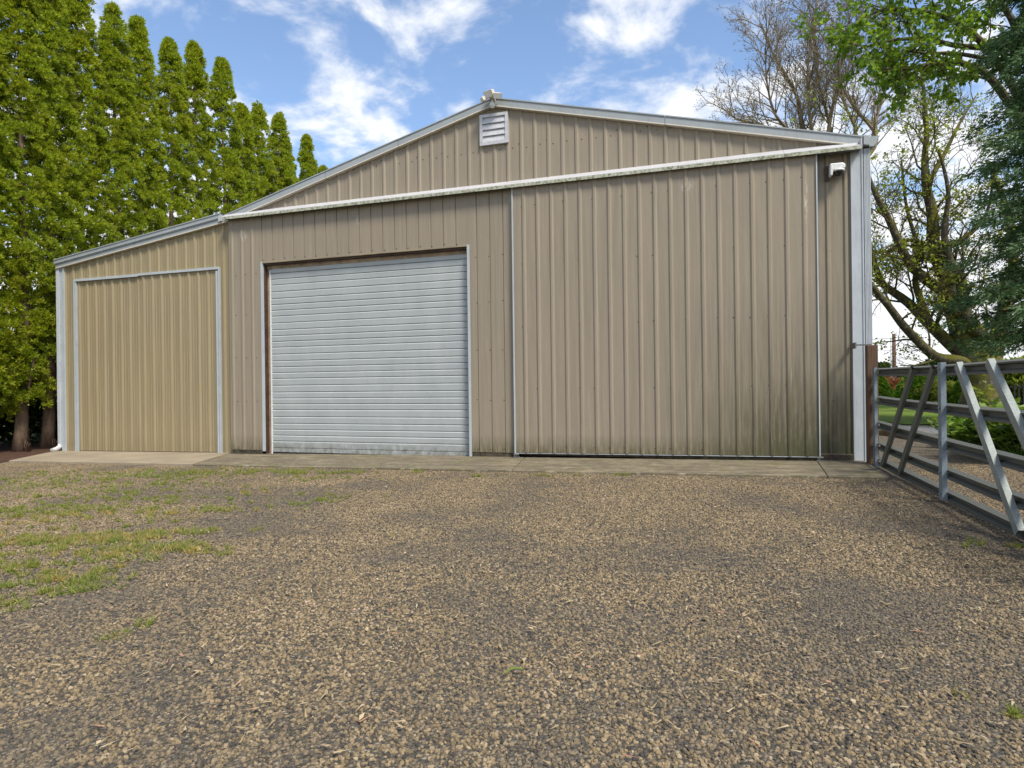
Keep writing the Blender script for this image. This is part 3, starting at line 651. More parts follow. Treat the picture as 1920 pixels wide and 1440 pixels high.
bar(gy(1914, 1000), gy(1798, 684), .08, 'galv_lit', 'brace', d=.04); bar((-5.35, .12), gy(1857, 679), .08, 'galv_lit', 'brace', d=.04)
for zc in (1.292, .925, .600, .330, .125):
    for y in (-.50, -3.03): 
        mb = MB(); mb.lathe([(.011, 0), (.011, .008), (.006, .012)], (GX - .078, y, zc), 6, (-1, 0, 0)); mb.build('bolt', 'galv_lit', gate)
px0, pz0 = on_wall(1626, 868, -.30); 
post = thing('gate_post', (2.03, -.32, 0.05), 'square brown timber post at the barn corner holding the steel gate', 'post')
mb = MB(); mb.box(1.985, 2.115, -.40, -.27, -.1, 1.655); mb.build('timber', 'wood_brown', post, bevel=.008)
mb = MB(); mb.box(1.87, 2.06, -.300, -.26, 1.656, 1.675); mb.box(1.86, 1.875, -.32, -.045, 1.62, 1.70); mb.build('wall_bracket', 'galv', post)
for z in (.35, 1.1):
    mb = MB(); mb.tube([(2.05, -.40, z), (2.06, -.47, z), (2.07, -.47, z + .001)], .012, 8); mb.box(2.03, 2.09, -.47, -.40, z - .02, z - .012); mb.build('hinge', 'galv', post)

# ------------------------------------------------------------------ plants: leaf and branch generators
def unit(v): return v / np.maximum(np.linalg.norm(v, axis=-1, keepdims=True), 1e-9)
def leaves(C, D, size, n, ln, wd, spread, power=.6, quad=False, flat=0.):
    # tufts: n blades per centre C, fanning along D
    C = np.repeat(C, n, 0); D = np.repeat(D, n, 0); S = np.repeat(size, n)[:, None]
    d = unit(D + spread * rng.normal(size=C.shape))
    p = C + d * S * rng.random((len(C), 1)) ** power
    side = unit(np.cross(d, rng.normal(size=C.shape)))
    if flat: side = unit(side * (1 - flat) + np.cross(d, UP) * flat)
    l = ln * (.6 + .8 * rng.random((len(C), 1))); w_ = wd * (.6 + .8 * rng.random((len(C), 1)))
    if quad:
        nn = np.cross(side, d)
        V = np.stack([p, p + d * l * .45 + side * w_ + nn * l * .1, p + d * l, p + d * l * .45 - side * w_ + nn * l * .1], 1); return V.reshape(-1, 3), 4
    V = np.stack([p - side * w_, p + side * w_, p + d * l], 1); return V.reshape(-1, 3), 3
class Tree:
    def __init__(s): s.br = {}; s.tips = []; s.tipd = []
    def limb(s, pts, r0, r1, lvl):
        s.br.setdefault(lvl, []).append((pts, np.linspace(r0, r1, len(pts))))
    def grow(s, p, d, ln, r, lvl, maxl, P):
        n = max(3, int(ln / P['seg'][min(lvl, len(P['seg']) - 1)])); pts = [p]; dirs = [d]
        for i in range(n):
            d = unit(d + P['wob'] * rng.normal(size=3) * (1 if lvl else .4) + np.array([0, 0, P['up']]) * (ln / n))
            p = p + d * ln / n; pts.append(p); dirs.append(d)
        s.limb(pts, r, r * P['taper'], lvl)
        s.children(pts, dirs, ln, r, lvl, maxl, P)
    def children(s, pts, dirs, ln, r, lvl, maxl, P, start=.25):
        if lvl >= maxl: s.tips += pts[1:]; s.tipd += dirs[1:]; return
        nb = P['nb'][min(lvl, len(P['nb']) - 1)]; nb = max(2, int(round(nb * ln / P['ref'][min(lvl, len(P['ref']) - 1)])))
        for j in range(nb):
            f = start + (1 - start) * (j + rng.random()) / nb; x = f * (len(pts) - 1); i = min(int(x), len(pts) - 2)
            q = pts[i] + (pts[i + 1] - pts[i]) * (x - i); d0 = dirs[i]
            sd_ = unit(np.cross(d0, rng.normal(size=3))); a = R(rng.uniform(*P['ang']))
            dd = unit(d0 * math.cos(a) + sd_ * math.sin(a)); 
            s.grow(q, dd, ln * rng.uniform(*P['len']) * (1.15 - .5 * f), max(P['rmin'], r * (1 - .55 * f) * P['rk']), lvl + 1, maxl, P)
        s.tips.append(pts[-1]); s.tipd.append(dirs[-1])
    def mesh(s, name, sides=(10, 7, 4, 3, 3)):
        mb = MB()
        for lvl, L_ in sorted(s.br.items()):
            for pts, rad in L_: mb.tube(pts, list(rad), sides[min(lvl, len(sides) - 1)])
        me = bpy.data.meshes.new(name); me.from_pydata(mb.v, [], mb.f); me.polygons.foreach_set('use_smooth', [True] * len(me.polygons)); me.update(); return me

# ------------------------------------------------------------------ hedge of tall arborvitae beside the barn
def thuja(x, y, H, r0, zlow, label, bare, n=480, grp='tall arborvitae in the row beside the barn', lean=0., dens=1., cone=.62):
    g = float(gz(x)); tr = thing('arborvitae_tree', (x, y, g), label, 'tree', grp)
    n = int(n * dens)
    f = rng.random(n) ** .92; z = zlow + (H - zlow) * f
    prof = np.where(f < .12, .65 + .35 * f / .12, 1.) * np.clip((1 - f) / .62, 0, 1) ** cone
    lob = 1 + .07 * np.sin(f * 31 + x * 5 + y) + .08 * rng.normal(size=n)
    ang = rng.random(n) * 2 * math.pi; rr = (r0 - .13) * prof * lob
    LC = np.stack([x + rr * np.cos(ang) + lean * f, y + rr * np.sin(ang), g + z], 1)      # lump centres
    core = rng.random(n) < .24; LC[core, :2] = np.array([x, y]) + (LC[core, :2] - np.array([x, y])) * .4
    od = np.stack([np.cos(ang), np.sin(ang), .35 + .5 * f], 1); nl = 6
    lr = np.repeat((.09 + .10 * rng.random(n)) * (1 - .35 * f), nl)[:, None]
    dl = unit(np.repeat(unit(od), nl, 0) * .55 + unit(rng.normal(size=(n * nl, 3))) + np.array([0, 0, .35]))
    C = np.repeat(LC, nl, 0) + dl * lr * np.array([1, 1, 1.25])
    D = unit(dl * .6 + np.repeat(unit(od), nl, 0) * .3 + np.array([0, 0, .55]))
    V, k = leaves(C, D, np.full(len(C), .085), 24, .058, .0165, .50, .6)
    link('crown', np_mesh('crown', V, k), 'leaf_thuja', tr)
    mb = MB(); w0 = .115 if bare else .10
    def stem(x0, y0, lean_x, r, top):
        ns = 7; mb.tube([(x0 + lean_x * (i / ns) + .03 * math.sin(i * 1.9 + x0), y0 + .03 * math.cos(i * 1.3 + y0), g - .05 + (top) * i / ns) for i in range(ns + 1)], [r * (1.35 if i == 0 else 1) * (1 - .8 * i / ns) for i in range(ns + 1)], 9)
    if bare:
        e_ = .35 if int(abs(y) * 10) % 2 else .2
        mb.tube([(x - e_ + e_ * (i / 6) ** .8, y, g - .05 + 3.4 * i / 6) for i in range(7)], [w0 * k_ for k_ in (1.5, 1.1, 1.0, .95, .9, .85, .8)], 10)
        mb.tube([(x - .02 * i, y, g + 3.2 + (H * .92 - 3.3) * i / 5) for i in range(6)], [w0 * .8 * (1 - .17 * i) for i in range(6)], 8)
    else: stem(x, y, lean, w0, H * .92)
    if bare:
        stem(x - .10, y + .05, -.35, w0 * .6, H * .5); mb.tube([(x + .08, y - .05, g + 1.05), (x + .28, y - .1, g + 1.6), (x + .42, y - .1, g + 2.1)], [.045, .035, .02], 6)
        for q in range(3): mb.tube([(x + .14 + .05 * q, y - .1, g), (x + .12 + .06 * q, y - .13, g + .15), (x + .2 + .06 * q, y - .16, g + .26 - .03 * q)], [.012, .01, .006], 5)
    mb.build('trunk', 'bark_thuja', tr, smooth=True); return tr
HX = -14.35
# tops seen in the photograph give each tree's place along the row and its height
tops = [(-150, -140), (-85, -150), (-30, -110), (30, -90), (88, -60), (150, -35), (210, 20), (262, 45), (322, 84), (372, 88), (412, 120), (447, 205), (482, 203), (517, 222), (543, 280), (578, 262), (607, 318)]
for i, (px, py) in enumerate(tops):
    y_, z_ = on_x(px, py, HX); x_ = HX + random.uniform(-.15, .15)
    vis = i < 6
    if i == 0: lab = 'arborvitae at the near end of the row, mostly cut by the left edge'
    else: lab = '%s arborvitae %s' % ('slim pointed' if i == 15 else 'tall columnar', ['', 'second from the near left end of the row', 'third in the row, low foliage at the left edge', 'fourth in the row, bare stem at the left edge', 'with two bare brown stems left of the lean-to', 'whose crown hangs just left of the lean-to corner', 'rising over the low end of the lean-to roof', 'with dense crown above the lean-to left half', 'rounded top left of the tallest separate spire', 'with narrow spire clear against the sky', 'with rounded spire right of the narrow one', 'short crown tucked under the rounded spire', 'broad pointed top left of the gable slope', 'behind the broad pointed one, darker tip', 'brownish and low behind the roof slope', 'standing alone at the gable slope', 'tip just showing over the gable roof'][i])
    thuja(x_, y_, z_ - float(gz(x_)), .64 if i < 8 else (.80 if i in (12, 13) else .72), [1.0, .7, .7, 1.0, 2.5, 2.7, 2.6][min(i, 6)], lab, i in (3, 4, 5), dens=1.25 if i < 8 else 1.1, cone=.60 if i < 11 else .68)
# second, shaded rank of evergreens closing the view behind the stems
def bush(name, x, y, rx, rz, zc, mat, n, label, cat, grp=None, ln=.07, wd=.022, per=40, cone=False, trunk='bark_dark'):
    g = float(gz(x)); t_ = thing(name, (x, y, g), label, cat, grp)
    d = unit(rng.normal(size=(n, 3))); d[:, 2] = np.abs(d[:, 2]) * np.where(rng.random(n) < .3, -1, 1)
    rad = .55 + .45 * rng.random(n) ** .4
    if cone:
        f = rng.random(n) ** 1.3; a = rng.random(n) * 2 * math.pi; rr = rx * (1 - f) ** .75 * (.85 + .2 * rng.random(n))
        C = np.stack([x + rr * np.cos(a), y + rr * np.sin(a), g + f * rz * 2], 1); d = unit(np.stack([np.cos(a), np.sin(a), .8 + 0 * a], 1))
    else: C = np.array([x, y, g + zc]) + d * np.array([rx, rx, rz]) * rad[:, None] * (1 + .15 * rng.normal(size=(n, 1)))
    C[:, 2] = np.maximum(C[:, 2], g + .03)
    V, k = leaves(C, unit(d + np.array([0, 0, .5])), np.full(n, max(.08, rx * .22)), per, ln, wd, .8, .5, True)
    link('foliage', np_mesh('foliage', V, k), mat, t_)
    mb = MB(); 
    for q in range(3):
        a = q * 2.1; mb.tube([(x, y, g - .03), (x + .15 * rx * math.cos(a), y + .15 * rx * math.sin(a), g + zc * .5), (x + .5 * rx * math.cos(a), y + .5 * rx * math.sin(a), g + zc * 1.1)], [.05 * rx + .01, .035 * rx + .006, .01 * rx + .003], 6)
    mb.build('stem', trunk, t_, smooth=True); return t_
for i, (x, y, r, h) in enumerate([(-17.2, -2.6, 1.2, 1.3), (-16.8, -.2, 1.1, 1.2), (-16.6, 2.2, 1.3, 1.4), (-18.4, 4.6, 1.6, 1.7)]):
    bush('evergreen_shrub', x, y, r, h, h * .95, 'leaf_dark', 420, ['dark shrub at the left edge behind the first bare stem', 'dark shrub seen between the two bare arborvitae stems', 'dark shrub just left of the lean-to downspout', 'farthest dark shrub behind the arborvitae row'][i], 'shrub', 'shrubs behind the arborvitae row', .12, .045)

# ------------------------------------------------------------------ trees to the right
# mossy many-stemmed maple on the lawn
MZ = 22.
def trace(pts, Z, dz=0.):
    P = [at(a, b, Z + dz * i / max(1, len(pts) - 1)) for i, (a, b) in enumerate(pts)]
    # smooth the traced limb
    out_ = []
    for i in range(len(P) - 1):
        p0, p1, p2, p3 = P[max(i - 1, 0)], P[i], P[i + 1], P[min(i + 2, len(P) - 1)]
        for t_ in (0, .25, .5, .75): out_.append(.5 * (2 * p1 + (p2 - p0) * t_ + (2 * p0 - 5 * p1 + 4 * p2 - p3) * t_ ** 2 + (3 * p1 - p0 - 3 * p2 + p3) * t_ ** 3))
    return out_ + [P[-1]]
T = Tree()
gb = on_ground(1842, 757); base_p = at(1842, 765, MZ); gt = float(gz(base_p[0])) + .05
PM = dict(seg=(.5, .35, .28, .22), wob=.20, up=.10, taper=.35, nb=(5, 7, 7, 6), ref=(2.5, 1.6, 1.0, .6), ang=(28, 65), len=(.38, .62), rmin=.0095, rk=.52)
tb = [np.array([base_p[0], base_p[1], gt - .15]), np.array([base_p[0], base_p[1], gt + .35]), at(1842, 712, MZ), at(1840, 680, MZ), at(1838, 655, MZ)]
T.br.setdefault(0, []).append((tb, np.array([.80, .62, .56, .60, .45])))
limbs = [([(1835, 690), (1795, 676), (1765, 672), (1742, 660), (1696, 613), (1667, 575), (1640, 543), (1612, 500), (1590, 450)], .16, .05, -1.2),
         ([(1830, 680), (1795, 657), (1742, 607), (1702, 567), (1655, 532), (1643, 502), (1625, 440)], .20, .05, 1.0),
         ([(1830, 690), (1809, 657), (1795, 601), (1780, 558), (1772, 517), (1751, 464), (1748, 400), (1737, 351), (1734, 298), (1737, 240), (1728, 130)], .30, .04, .8),
         ([(1775, 550), (1731, 520), (1702, 488), (1681, 444), (1661, 400), (1643, 368), (1622, 310), (1606, 250)], .15, .03, -.6),
         ([(1848, 690), (1844, 650), (1835, 623), (1815, 606), (1807, 570), (1800, 517), (1783, 494), (1770, 440), (1778, 360), (1760, 280)], .24, .03, -1.0),
         ([(1742, 607), (1725, 560), (1716, 526), (1722, 470), (1700, 390), (1690, 300)], .11, .025, .5),
         ([(1856, 690), (1868, 640), (1885, 580), (1900, 500), (1890, 400), (1850, 300)], .26, .05, 1.5),
         ([(1751, 464), (1700, 450), (1668, 470), (1640, 472)], .07, .02, .5), ([(1760, 470), (1810, 445), (1850, 400), (1862, 330)], .09, .02, -.8), ([(1737, 351), (1770, 290), (1800, 230), (1830, 180)], .07, .02, .6)]
for pts, r0, r1, dz in limbs:
    P = trace(pts, MZ, dz); ds = [unit(P[min(i + 1, len(P) - 1)] - P[max(i - 1, 0)]) for i in range(len(P))]
    T.limb(P, r0 * 1.3, r1 * 1.2, 0)
    ln = sum(np.linalg.norm(P[i + 1] - P[i]) for i in range(len(P) - 1))
    nb = int(ln * 2.5)
    for j in range(nb):
        f = .25 + .75 * (j + rng.random()) / nb; i = min(int(f * (len(P) - 1)), len(P) - 2)
        sd_ = unit(np.cross(ds[i], rng.normal(size=3))); dd = unit(ds[i] * .55 + sd_ * .85 + np.array([0, 0, .25]))
        T.grow(P[i], dd, rng.uniform(.9, 2.2), max(.015, (r0 + (r1 - r0) * f) * .35), 1, 3, PM)
maple = thing('mossy_maple_tree', (base_p[0], base_p[1], gt), 'old mossy maple with thick leaning limbs on the lawn behind the gate', 'tree')
link('trunk', T.mesh('trunk'), 'bark_mossy', maple)
tp = np.array(T.tips); td = np.array(T.tipd); print('maple tips', len(tp))
cl = unit(rng.normal(size=(26, 3))); 
sel = rng.random(len(tp)) < .055; near = rng.random(len(tp)) < .5
C = tp[sel]; V, k = leaves(C, unit(td[sel] + rng.normal(size=C.shape) * .4), np.full(len(C), .18), 9, .10, .038, 1.2, .6, True)
link('crown', np_mesh('crown', V, k), 'leaf_young', maple)

# bare winter-looking tree behind the barn
BZ = 32.
T = Tree(); bp = at(1548, 740, BZ); g0 = float(gz(bp[0]))
PB = dict(seg=(.9, .6, .4, .3), wob=.13, up=.10, taper=.30, nb=(6, 8, 9, 7), ref=(6., 3., 1.6, .8), ang=(18, 48), len=(.34, .58), rmin=.010, rk=.5)
stems = [[(1548, 740), (1545, 560), (1535, 400), (1520, 300), (1500, 235), (1478, 175), (1440, 110), (1410, 40)],
         [(1548, 560), (1540, 380), (1522, 270), (1512, 190), (1512, 110), (1525, 20), (1530, -50)],
         [(1548, 520), (1550, 400), (1560, 290), (1548, 220), (1530, 150), (1525, 80), (1510, 0)],
         [(1545, 500), (1520, 360), (1475, 262), (1440, 215), (1425, 160), (1420, 90)],
         [(1550, 480), (1575, 330), (1600, 250), (1580, 195), (1570, 120), (1590, 30)],
         [(1550, 480), (1545, 300), (1560, 190), (1590, 120), (1605, 60), (1610, -20)],
         [(1540, 420), (1490, 290), (1440, 246), (1400, 232), (1365, 222), (1345, 205)],
         [(1552, 460), (1600, 330), (1640, 262), (1600, 205), (1575, 160), (1560, 90)],
         [(1552, 460), (1620, 300), (1640, 220), (1660, 150), (1665, 70)]]
for si, s_ in enumerate(stems):
    P = trace([(a + (14 if a < 1500 else 4), b) for a, b in s_], BZ, rng.uniform(-2.5, 2.5)); ds = [unit(P[min(i + 1, len(P) - 1)] - P[max(i - 1, 0)]) for i in range(len(P))]
    r0 = .26 if si == 0 else .125; T.limb(P, r0, .025, 0)
    ln = sum(np.linalg.norm(P[i + 1] - P[i]) for i in range(len(P) - 1)); nb = int(ln * 2.0)
    for j in range(nb):
        f = .38 + .62 * (j + rng.random()) / nb; i = min(int(f * (len(P) - 1)), len(P) - 2)
        sd_ = unit(np.cross(ds[i], rng.normal(size=3))); dd = unit(ds[i] * .8 + sd_ * .65 + np.array([0, 0, .15]))
        T.grow(P[i], dd, rng.uniform(1.4, 3.0), .036 * (1.2 - .5 * f), 1, 3, PB)
bare = thing('bare_tree', (bp[0], bp[1], g0), 'tall leafless tree with fine brown twigs rising behind the barn roof', 'tree')
link('trunk', T.mesh('trunk'), 'bark_bare', bare)
tp = np.array(T.tips); td = np.array(T.tipd); print('bare tips', len(tp))
sel = rng.random(len(tp)) < .5
V, k = leaves(tp[sel], td[sel], np.full(sel.sum(), .07), 2, .09, .018, 1.0, .5); link('buds', np_mesh('buds', V, k), 'bark_bare', bare)

# leafy maple whose boughs reach in from the upper right
LZ = 17.
T = Tree(); lp = at(1985, 760, LZ); g1 = float(gz(lp[0])) + .05
PL = dict(seg=(.6, .4, .3, .25), wob=.16, up=.03, taper=.35, nb=(5, 7, 7, 5), ref=(3., 1.6, .9, .5), ang=(25, 60), len=(.38, .6), rmin=.006, rk=.5)
T.limb([np.array([lp[0], lp[1], g1 - .1])] + [at(1985 + 6 * i, 640 - 130 * i, LZ) for i in range(6)], .38, .16, 0)
for pts, r0 in [([(1995, 420), (1930, 260), (1860, 150), (1800, 118), (1740, 122), (1690, 130), (1640, 128)], .13), ([(1990, 330), (1910, 180), (1850, 90), (1790, 40), (1720, 20), (1650, 20), (1600, 50)], .12), ([(1850, 110), (1790, 100), (1740, 100), (1700, 95)], .06), ([(1850, 90), (1790, 85), (1730, 72), (1660, 78), (1610, 92)], .08), ([(1980, 300), (1930, 120), (1880, 10), (1800, -40), (1700, -50)], .12), ([(1860, 150), (1810, 140), (1770, 150)], .04)]:
    P = trace(pts, LZ, -1.2); ds = [unit(P[min(i + 1, len(P) - 1)] - P[max(i - 1, 0)]) for i in range(len(P))]
    T.limb(P, r0, .02, 0); ln = sum(np.linalg.norm(P[i + 1] - P[i]) for i in range(len(P) - 1)); nb = int(ln * 2.6)
    for j in range(nb):
        f = .35 + .65 * (j + rng.random()) / nb; i = min(int(f * (len(P) - 1)), len(P) - 2)
        sd_ = unit(np.cross(ds[i], rng.normal(size=3))); dd = unit(ds[i] * .7 + sd_ * .75 + np.array([0, 0, -.05]))
        T.grow(P[i], dd, rng.uniform(.5, 1.25), .02, 1, 2, PL)
lm = thing('leafy_maple_tree', (lp[0], lp[1], g1), 'leafy green maple reaching its boughs in over the upper right corner', 'tree')
link('trunk', T.mesh('trunk'), 'bark_mossy', lm); tp = np.array(T.tips); td = np.array(T.tipd); print('leafy tips', len(tp))
sel = rng.random(len(tp)) < .85
V, k = leaves(tp[sel], unit(td[sel] + np.array([0, 0, -.25])), np.full(sel.sum(), .14), 6, .13, .05, .9, .6, True); link('crown', np_mesh('crown', V, k), 'leaf_maple', lm)

# dark drooping fir at the right edge
FZ = 13.5
fp = at(2005, 760, FZ); g2 = float(gz(fp[0])) + .03
fir = thing('fir_tree', (fp[0], fp[1], g2), 'dark blue-green fir with drooping boughs at the right edge', 'tree')
mb = MB(); mb.tube([(fp[0], fp[1], g2 - .1 + 11 * i / 8) for i in range(9)], [.36 - .038 * i for i in range(9)], 10)
mb.build('trunk', 'bark_dark', fir, smooth=True)
Cs, Ds, Ss = [], [], []; bw = MB()
zs = np.linspace(1.9, 10.6, 74)
for zi in zs:
    for q in range(3):
        a = rng.random() * 2 * math.pi; Lb = (2.15 - .12 * max(0, zi - 3)) * rng.uniform(.75, 1.1); d = np.array([math.cos(a), math.sin(a), 0]); p = np.array([fp[0], fp[1], g2 + zi]); pts = [p]
        n = 9
        for i in range(n):
            f = (i + 1) / n; slope = .12 - .75 * f + .45 * f * f
            p = p + (d + np.array([0, 0, slope])) * Lb / n; pts.append(p)
            sdv = np.cross(d, UP)
            for side in (-1, 1):
                for u in (.35, .75, 1.1):
                    w_ = .42 * (1 - .55 * f) + .08
                    c = p + sdv * side * w_ * u * rng.uniform(.5, 1.1) + np.array([0, 0, -.10 * u + .05 * rng.normal()]) - d * .1 * rng.random()
                    Cs.append(c); Ds.append(unit(d * .6 + sdv * side * .6 + np.array([0, 0, -.35]))); Ss.append(.18)
        bw.tube(pts, list(np.linspace(.03, .006, len(pts))), 4)
bw.build('boughs', 'bark_dark', fir, smooth=True)
V, k = leaves(np.array(Cs), np.array(Ds), np.array(Ss), 13, .10, .016, .40, .8); link('crown', np_mesh('crown', V, k), 'leaf_fir', fir)

# ------------------------------------------------------------------ garden beyond the gate
def gb_(px, Z): p = at(px, 718, Z); return p[0], p[1]
for px, Z, rx, rz, mat, cone, nm, lab in [
    (1642, 26, .62, .66, 'leaf_shrub', True, 'conical_shrub', 'green conical shrub nearest the timber gate post'),
    (1669, 30, .80, .48, 'leaf_red', False, 'red_maple_shrub', 'low reddish-brown leafy shrub beside the pale pole'),
    (1717, 27, .95, .60, 'leaf_shrub', True, 'conical_shrub', 'broad rounded green conifer seen between the gate braces'),
    (1737, 34, .85, .72, 'leaf_shrub', True, 'conical_shrub', 'taller pointed green conifer behind the broad rounded one'),
    (1755, 26, .5, .40, 'leaf_yellow', False, 'golden_shrub', 'golden-green shrub left of the middle gate upright'),
    (1790, 27, .5, .36, 'leaf_yellow', False, 'golden_shrub', 'pale yellow-green shrub just right of the middle upright'),
    (1801, 25, .32, .42, 'leaf_shrub', True, 'conical_shrub', 'small bright green conifer at the foot of the mossy maple')]:
    x, y = gb_(px, Z); bush(nm, x, y, rx, rz, rz, mat, 330, lab, 'shrub', None, .09, .032, 26, cone)
for px, Z, rx, rz, mat, lab in [(1768, 40, 1.5, .90, 'leaf_dark', 'dark rounded tree beyond the golden shrub'), (1652, 55, 1.4, .95, 'leaf_dark', 'dark distant tree left of the utility pole'), (1800, 44, 1.4, .80, 'leaf_dark', 'dark tree seen behind the mossy maple trunk'),
                                (1905, 30, 1.5, .66, 'leaf_shrub', 'green bushy tree right of the mossy maple'), (1930, 24, 1.1, .72, 'leaf_yellow', 'golden bush above the dark fence at the right edge'), (1870, 46, 2.2, .75, 'leaf_shrub', 'pale green tree beyond the dark fence')]:
    x, y = gb_(px, Z); bush('garden_tree', x, y, rx, rz, rz * 1.05, mat, 420, lab, 'tree', None, .22, .085, 30)
# far tree line
C = []
for i in range(1500):
    a = R(rng.uniform(-70, 75)); d = rng.uniform(130, 170); C.append([d * math.sin(a), d * math.cos(a), rng.random() ** 1.3 * (1.0 + .5 * math.sin(a * 37) + .4 * math.sin(a * 83))])
C = np.array(C); V, k = leaves(C, np.tile(np.array([[0, 0, 1.]]), (len(C), 1)), np.full(len(C), .8), 20, .6, .3, 1.2, .5, True)
tag(link('far_treeline', np_mesh('far_treeline', V, k), 'leaf_dark'), 'far line of dark trees along the horizon', 'treeline', None, 'stuff')
# utility pole and its pale companion
x, y = gb_(1677, 48); up_ = thing('utility_pole', (x, y, .2), 'brown wooden utility pole standing beyond the lawn', 'pole')
mb = MB(); mb.tube([(x, y, 0), (x, y, 2.2), (x, y, 4.6)], [.15, .14, .12], 10); mb.build('shaft', 'pole_wood', up_, smooth=True)
mb = MB(); mb.box(x - .02, x + .02, y - .5, y + .5, 4.25, 4.35); mb.build('crossarm', 'pole_wood', up_)
x2, y2 = gb_(1671.5, 40); pp = thing('pale_pole', (x2, y2, .2), 'thin pale metal pole left of the wooden utility pole', 'pole')
mb = MB(); mb.tube([(x2, y2, 0), (x2, y2, 3.7)], [.045, .04], 8); mb.build('shaft', 'pole_pale', pp, smooth=True); mb = MB(); mb.lathe([(.06, 0), (.06, .05), (.02, .08)], (x2, y2, 3.7), 8); mb.build('cap', 'pole_pale', pp)
mb = MB(); mb.tube([(x - 14, y + 4, 4.3), (x - 7, y + 2, 3.95), (x, y, 4.3), (x + 12, y - 4, 3.9), (x + 26, y - 8, 4.4)], .018, 4); tag(mb.build('overhead_wire', 'black'), 'thin dark overhead wire running to the utility pole', 'wire')
# dark fence far right
fx, fy = gb_(1900, 22); fen = thing('garden_fence', (fx, fy, .1), 'dark low picket fence beyond the plants at the right edge', 'fence')
for i in range(34):
    xx = fx + .1 + i * .13; mb = MB(); mb.box(xx, xx + .035, fy + .2, fy + .23, .15, .95); mb.build('picket', 'black', fen)
for zz_ in (.3, .82): mb = MB(); mb.box(fx, fx + 4.6, fy + .231, fy + .26, zz_, zz_ + .06); mb.build('fence_rail', 'black', fen)
# leafy plants just behind the gate
def leafy(name, x, y, nst, h, spread, lf, wd, mat, label, per=9):
    g = float(gz(x)); t_ = thing(name, (x, y, g), label, 'plant'); mb = MB(); C = []; D = []
    for i in range(nst):
        a = rng.random() * 2 * math.pi; s_ = spread * rng.random() ** .6; hh = h * rng.uniform(.55, 1.05)
        pts = [np.array([x + .1 * spread * math.cos(a), y + .1 * spread * math.sin(a), g]), np.array([x + .6 * s_ * math.cos(a), y + .6 * s_ * math.sin(a), g + hh * .6]), np.array([x + s_ * math.cos(a), y + s_ * math.sin(a), g + hh])]
        mb.tube(pts, [.008, .006, .003], 5)
        for q in range(per):
            f = .3 + .7 * (q + 1) / per; p = pts[1] + (pts[2] - pts[1]) * (f * 2 - 1) if f > .5 else pts[0] + (pts[1] - pts[0]) * f * 2
            b_ = rng.random() * 2 * math.pi; C.append(p); D.append([math.cos(b_), math.sin(b_), .35])
    mb.build('stems', 'leaf_shrub', t_); V, k = leaves(np.array(C), unit(np.array(D)), np.full(len(C), .02), 2, lf, wd, .25, 1, True, .7); link('leaves', np_mesh('leaves', V, k), mat, t_)
for px, py, ns, h, sp, lf, wd, mt, lab in [(1800, 842, 26, .42, .42, .11, .033, 'leaf_hosta', 'pale-edged leafy plant behind the gate by the kerb end'), (1868, 860, 60, .62, .62, .13, .04, 'leaf_shrub', 'bushy green plant behind the front gate braces'), (1925, 870, 55, .78, .6, .15, .045, 'leaf_hosta', 'tall bright leafy plant at the right edge behind the gate'), (1830, 826, 34, .55, .55, .12, .036, 'leaf_shrub', 'green plant growing between the upright and front brace')]:
    p = on_ground(px, py); leafy('garden_plant', p[0], p[1], ns, h, sp, lf, wd, mt, lab)
p = on_ground(1866, 858); leafy('tall_weed', p[0], p[1] + .3, 6, 1.10, .16, .13, .032, 'leaf_yellow', 'tall weed with bright yellow-green leaves above the second rail', 7)

# ------------------------------------------------------------------ loose stones, grass, litter
hid = bpy.data.collections.new('stone_shapes')
for i in range(7):
    bm_v = []
    import bmesh
    bm = bmesh.new(); bmesh.ops.create_icosphere(bm, subdivisions=1, radius=1.)
    for v in bm.verts: v.co = Vector((v.co.x * random.uniform(.75, 1.25), v.co.y * random.uniform(.6, 1.0), v.co.z * random.uniform(.45, .85)))
    me = bpy.data.meshes.new('pebble'); bm.to_mesh(me); bm.free(); me.materials.append(MT['stone']); o = bpy.data.objects.new('pebble', me); hid.objects.link(o)
# patch of yard in front of the apron and behind the gate
xs = np.arange(-12.6, 9.01, .30); ys = np.arange(-9.9, 4.8, .30); keep = []
def in_view(x, y):
    v = np.array([x, y, 0]) - CAM; Z = v @ LOOK; X = v @ RIGHT
    return Z > .9 and abs(X) < Z * .815 + .75
V = []; Fc = []
for x in xs:
    for y in ys:
        c = (x + .15, y + .15)
        if not in_view(*c): continue
        if c[0] < 2.0 and y + .3 > AY - .005: 
            if c[1] > AY: continue
        if c[0] >= 2.0 and (c[1] > .2 + 4.4 * max(0, 1 - (c[0] - 2) / 3.2)): continue
        if c[0] < -12.2 and c[1] > -3: continue
        b = len(V); y2_ = min(y + .3, AY - .01) if c[0] < 2.0 else y + .3
        V += [(q, r, float(gz(q)) - .003) for q, r in ((x, y), (x + .3, y), (x + .3, y2_), (x, y2_))]; Fc.append((b, b + 1, b + 2, b + 3))
me = bpy.data.meshes.new('gravel_stones'); me.from_pydata(V, [], Fc); me.update()
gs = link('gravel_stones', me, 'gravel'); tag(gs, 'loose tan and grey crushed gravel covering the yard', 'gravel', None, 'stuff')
ng = bpy.data.node_groups.new('scatter', 'GeometryNodeTree'); ng.interface.new_socket('Geometry', in_out='INPUT', socket_type='NodeSocketGeometry'); ng.interface.new_socket('Geometry', in_out='OUTPUT', socket_type='NodeSocketGeometry')
n_ = ng.nodes; l_ = ng.links
gi = n_.new('NodeGroupInput'); go = n_.new('NodeGroupOutput'); dp = n_.new('GeometryNodeDistributePointsOnFaces'); dp.inputs['Density'].default_value = 5200
